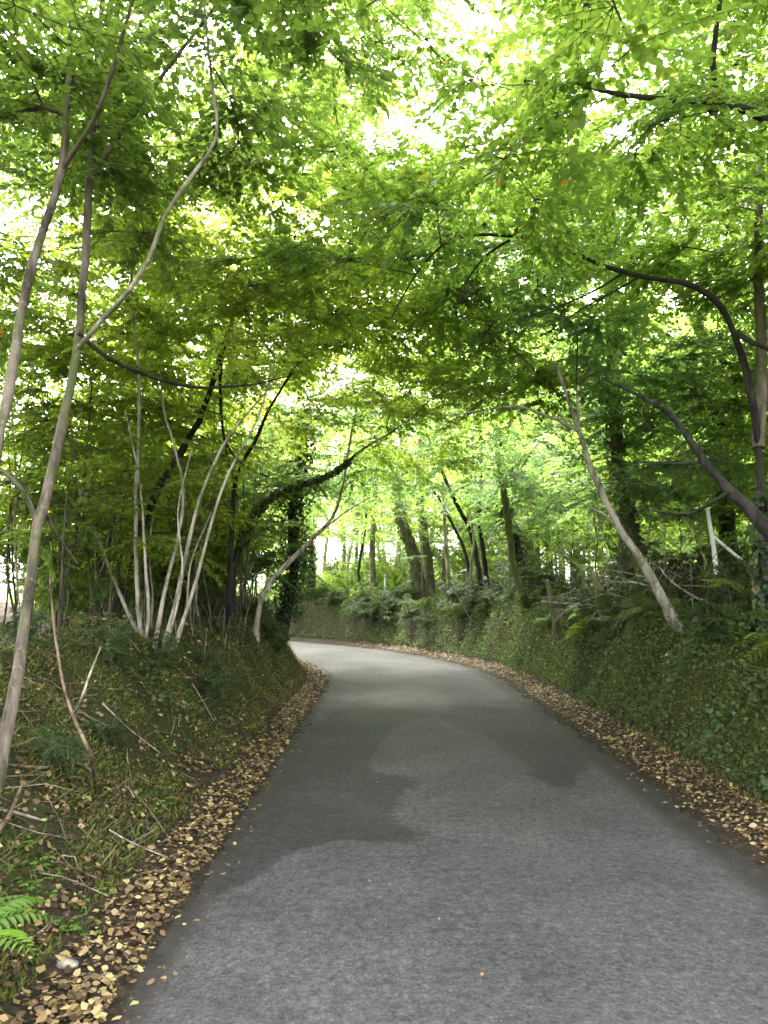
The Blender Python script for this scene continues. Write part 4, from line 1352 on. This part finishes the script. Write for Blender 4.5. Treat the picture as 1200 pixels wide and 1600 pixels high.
# small green herbs on the near left bank
herb = []
for k in range(3):
    g = Geo()
    for q in range(9):
        a = q * 2.4; L = rng.uniform(.03, .09)
        tip = np.array([math.cos(a) * L, math.sin(a) * L, rng.uniform(.03, .10)])
        tube(g, np.array([[0, 0, -.02], tip * .5 + [0, 0, .02], tip]), [.002, .0016, .001], 3, 0, r=.2)
        m3 = np.array([tip] * 3); an = a + np.array([-.8, 0, .8])
        leaves(g, m3, np.stack([np.cos(an), np.sin(an), np.full(3, -.1)], 1), np.tile([0, 0, 1.0], (3, 1)) + rng.normal(0, .2, (3, 3)), rng.uniform(.03, .055, 3), 0)
    o = link('herb', g.mesh('herb', [M['fern_bright']]))
    herb.append(tag(o, 'small bright green herb growing on the near left bank', 'herb', 'herbs on the near left bank'))
for k, (u, v) in enumerate([(245, 1230), (258, 1262), (240, 1275), (225, 1250), (60, 1362), (40, 1395), (75, 1410), (100, 1455), (30, 1330), (120, 1420), (265, 1240), (85, 1375), (130, 1465), (165, 1400)]):
    q = gpt(u, v)
    place(herb[k % 3], q[0], q[1], R2.uniform(0, 6.28), R2.uniform(.45, .9))

# twig litter
g = Geo()
x, y, s_, e_ = scatter(900, (1.8, 17), lambda q, s: .5 + 2.6 * q, -1)
nr = normals(x, y)
for k in range(len(x)):
    a = rng.uniform(0, 2 * PI); L = rng.uniform(.12, .55)
    d = np.array([math.cos(a), math.sin(a), 0]); d -= nr[k] * d.dot(nr[k])
    c = np.array([x[k], y[k], float(ground_h(x[k:k + 1], y[k:k + 1])[0])]) + nr[k] * rng.uniform(.01, .05)
    tube(g, np.array([c - d * L / 2, c + nr[k] * .02 + rng.normal(0, .02, 3), c + d * L / 2 + nr[k] * rng.uniform(-.01, .06)]), [.0036, .003, .0015], 4, int(rng.random() < .65))
tag(link('twig_litter', g.mesh('twig_litter', [M['dead'], M['deadred']])), 'thin dead twigs littering the left bank', 'twigs', kind='stuff')

# ------------------------------------------------------------------ light, sky, camera
EL, AZ = math.radians(58), math.radians(-25)
w = bpy.data.worlds.new('World'); S.world = w; w.use_nodes = True
nt = w.node_tree; N = nt.nodes; N.clear()
sky = N.new('ShaderNodeTexSky'); sky.sky_type = 'NISHITA'; sky.sun_disc = False
sky.sun_elevation = EL; sky.sun_rotation = AZ; sky.dust_density = 4.0; sky.air_density = 1.0; sky.ozone_density = .6
hs = N.new('ShaderNodeHueSaturation'); hs.inputs['Saturation'].default_value = .18
bgn = N.new('ShaderNodeBackground'); bgn.inputs['Strength'].default_value = .15
out = N.new('ShaderNodeOutputWorld')
nt.links.new(sky.outputs[0], hs.inputs['Color']); nt.links.new(hs.outputs[0], bgn.inputs['Color']); nt.links.new(bgn.outputs[0], out.inputs[0])
sl_ = bpy.data.lights.new('sun', 'SUN'); sl_.energy = 1.5; sl_.angle = math.radians(12); sl_.color = (1, .95, .86)
so = bpy.data.objects.new('sun', sl_); COL.objects.link(so)
dv = Vector((math.sin(AZ) * math.cos(EL), math.cos(AZ) * math.cos(EL), math.sin(EL)))
so.rotation_euler = dv.to_track_quat('Z', 'Y').to_euler()

cam = bpy.data.cameras.new('camera'); co = bpy.data.objects.new('camera', cam); COL.objects.link(co)
cam.sensor_fit = 'VERTICAL'; cam.sensor_height = 36.0; cam.sensor_width = 27.0
cam.lens = F_PX * 36.0 / 1600.0
cam.clip_end = 1500; cam.clip_start = .05
co.location = (0, 0, CAM_H); co.rotation_euler = (PI / 2 + PITCH, 0, 0)
S.camera = co
S.view_settings.view_transform = 'Standard'; S.view_settings.look = 'None'
S.view_settings.exposure = 4.2; S.view_settings.gamma = 1
cy = S.cycles
cy.max_bounces = 9; cy.diffuse_bounces = 4; cy.transmission_bounces = 7; cy.glossy_bounces = 2
cy.use_denoising = True
cy.sample_clamp_indirect = 6
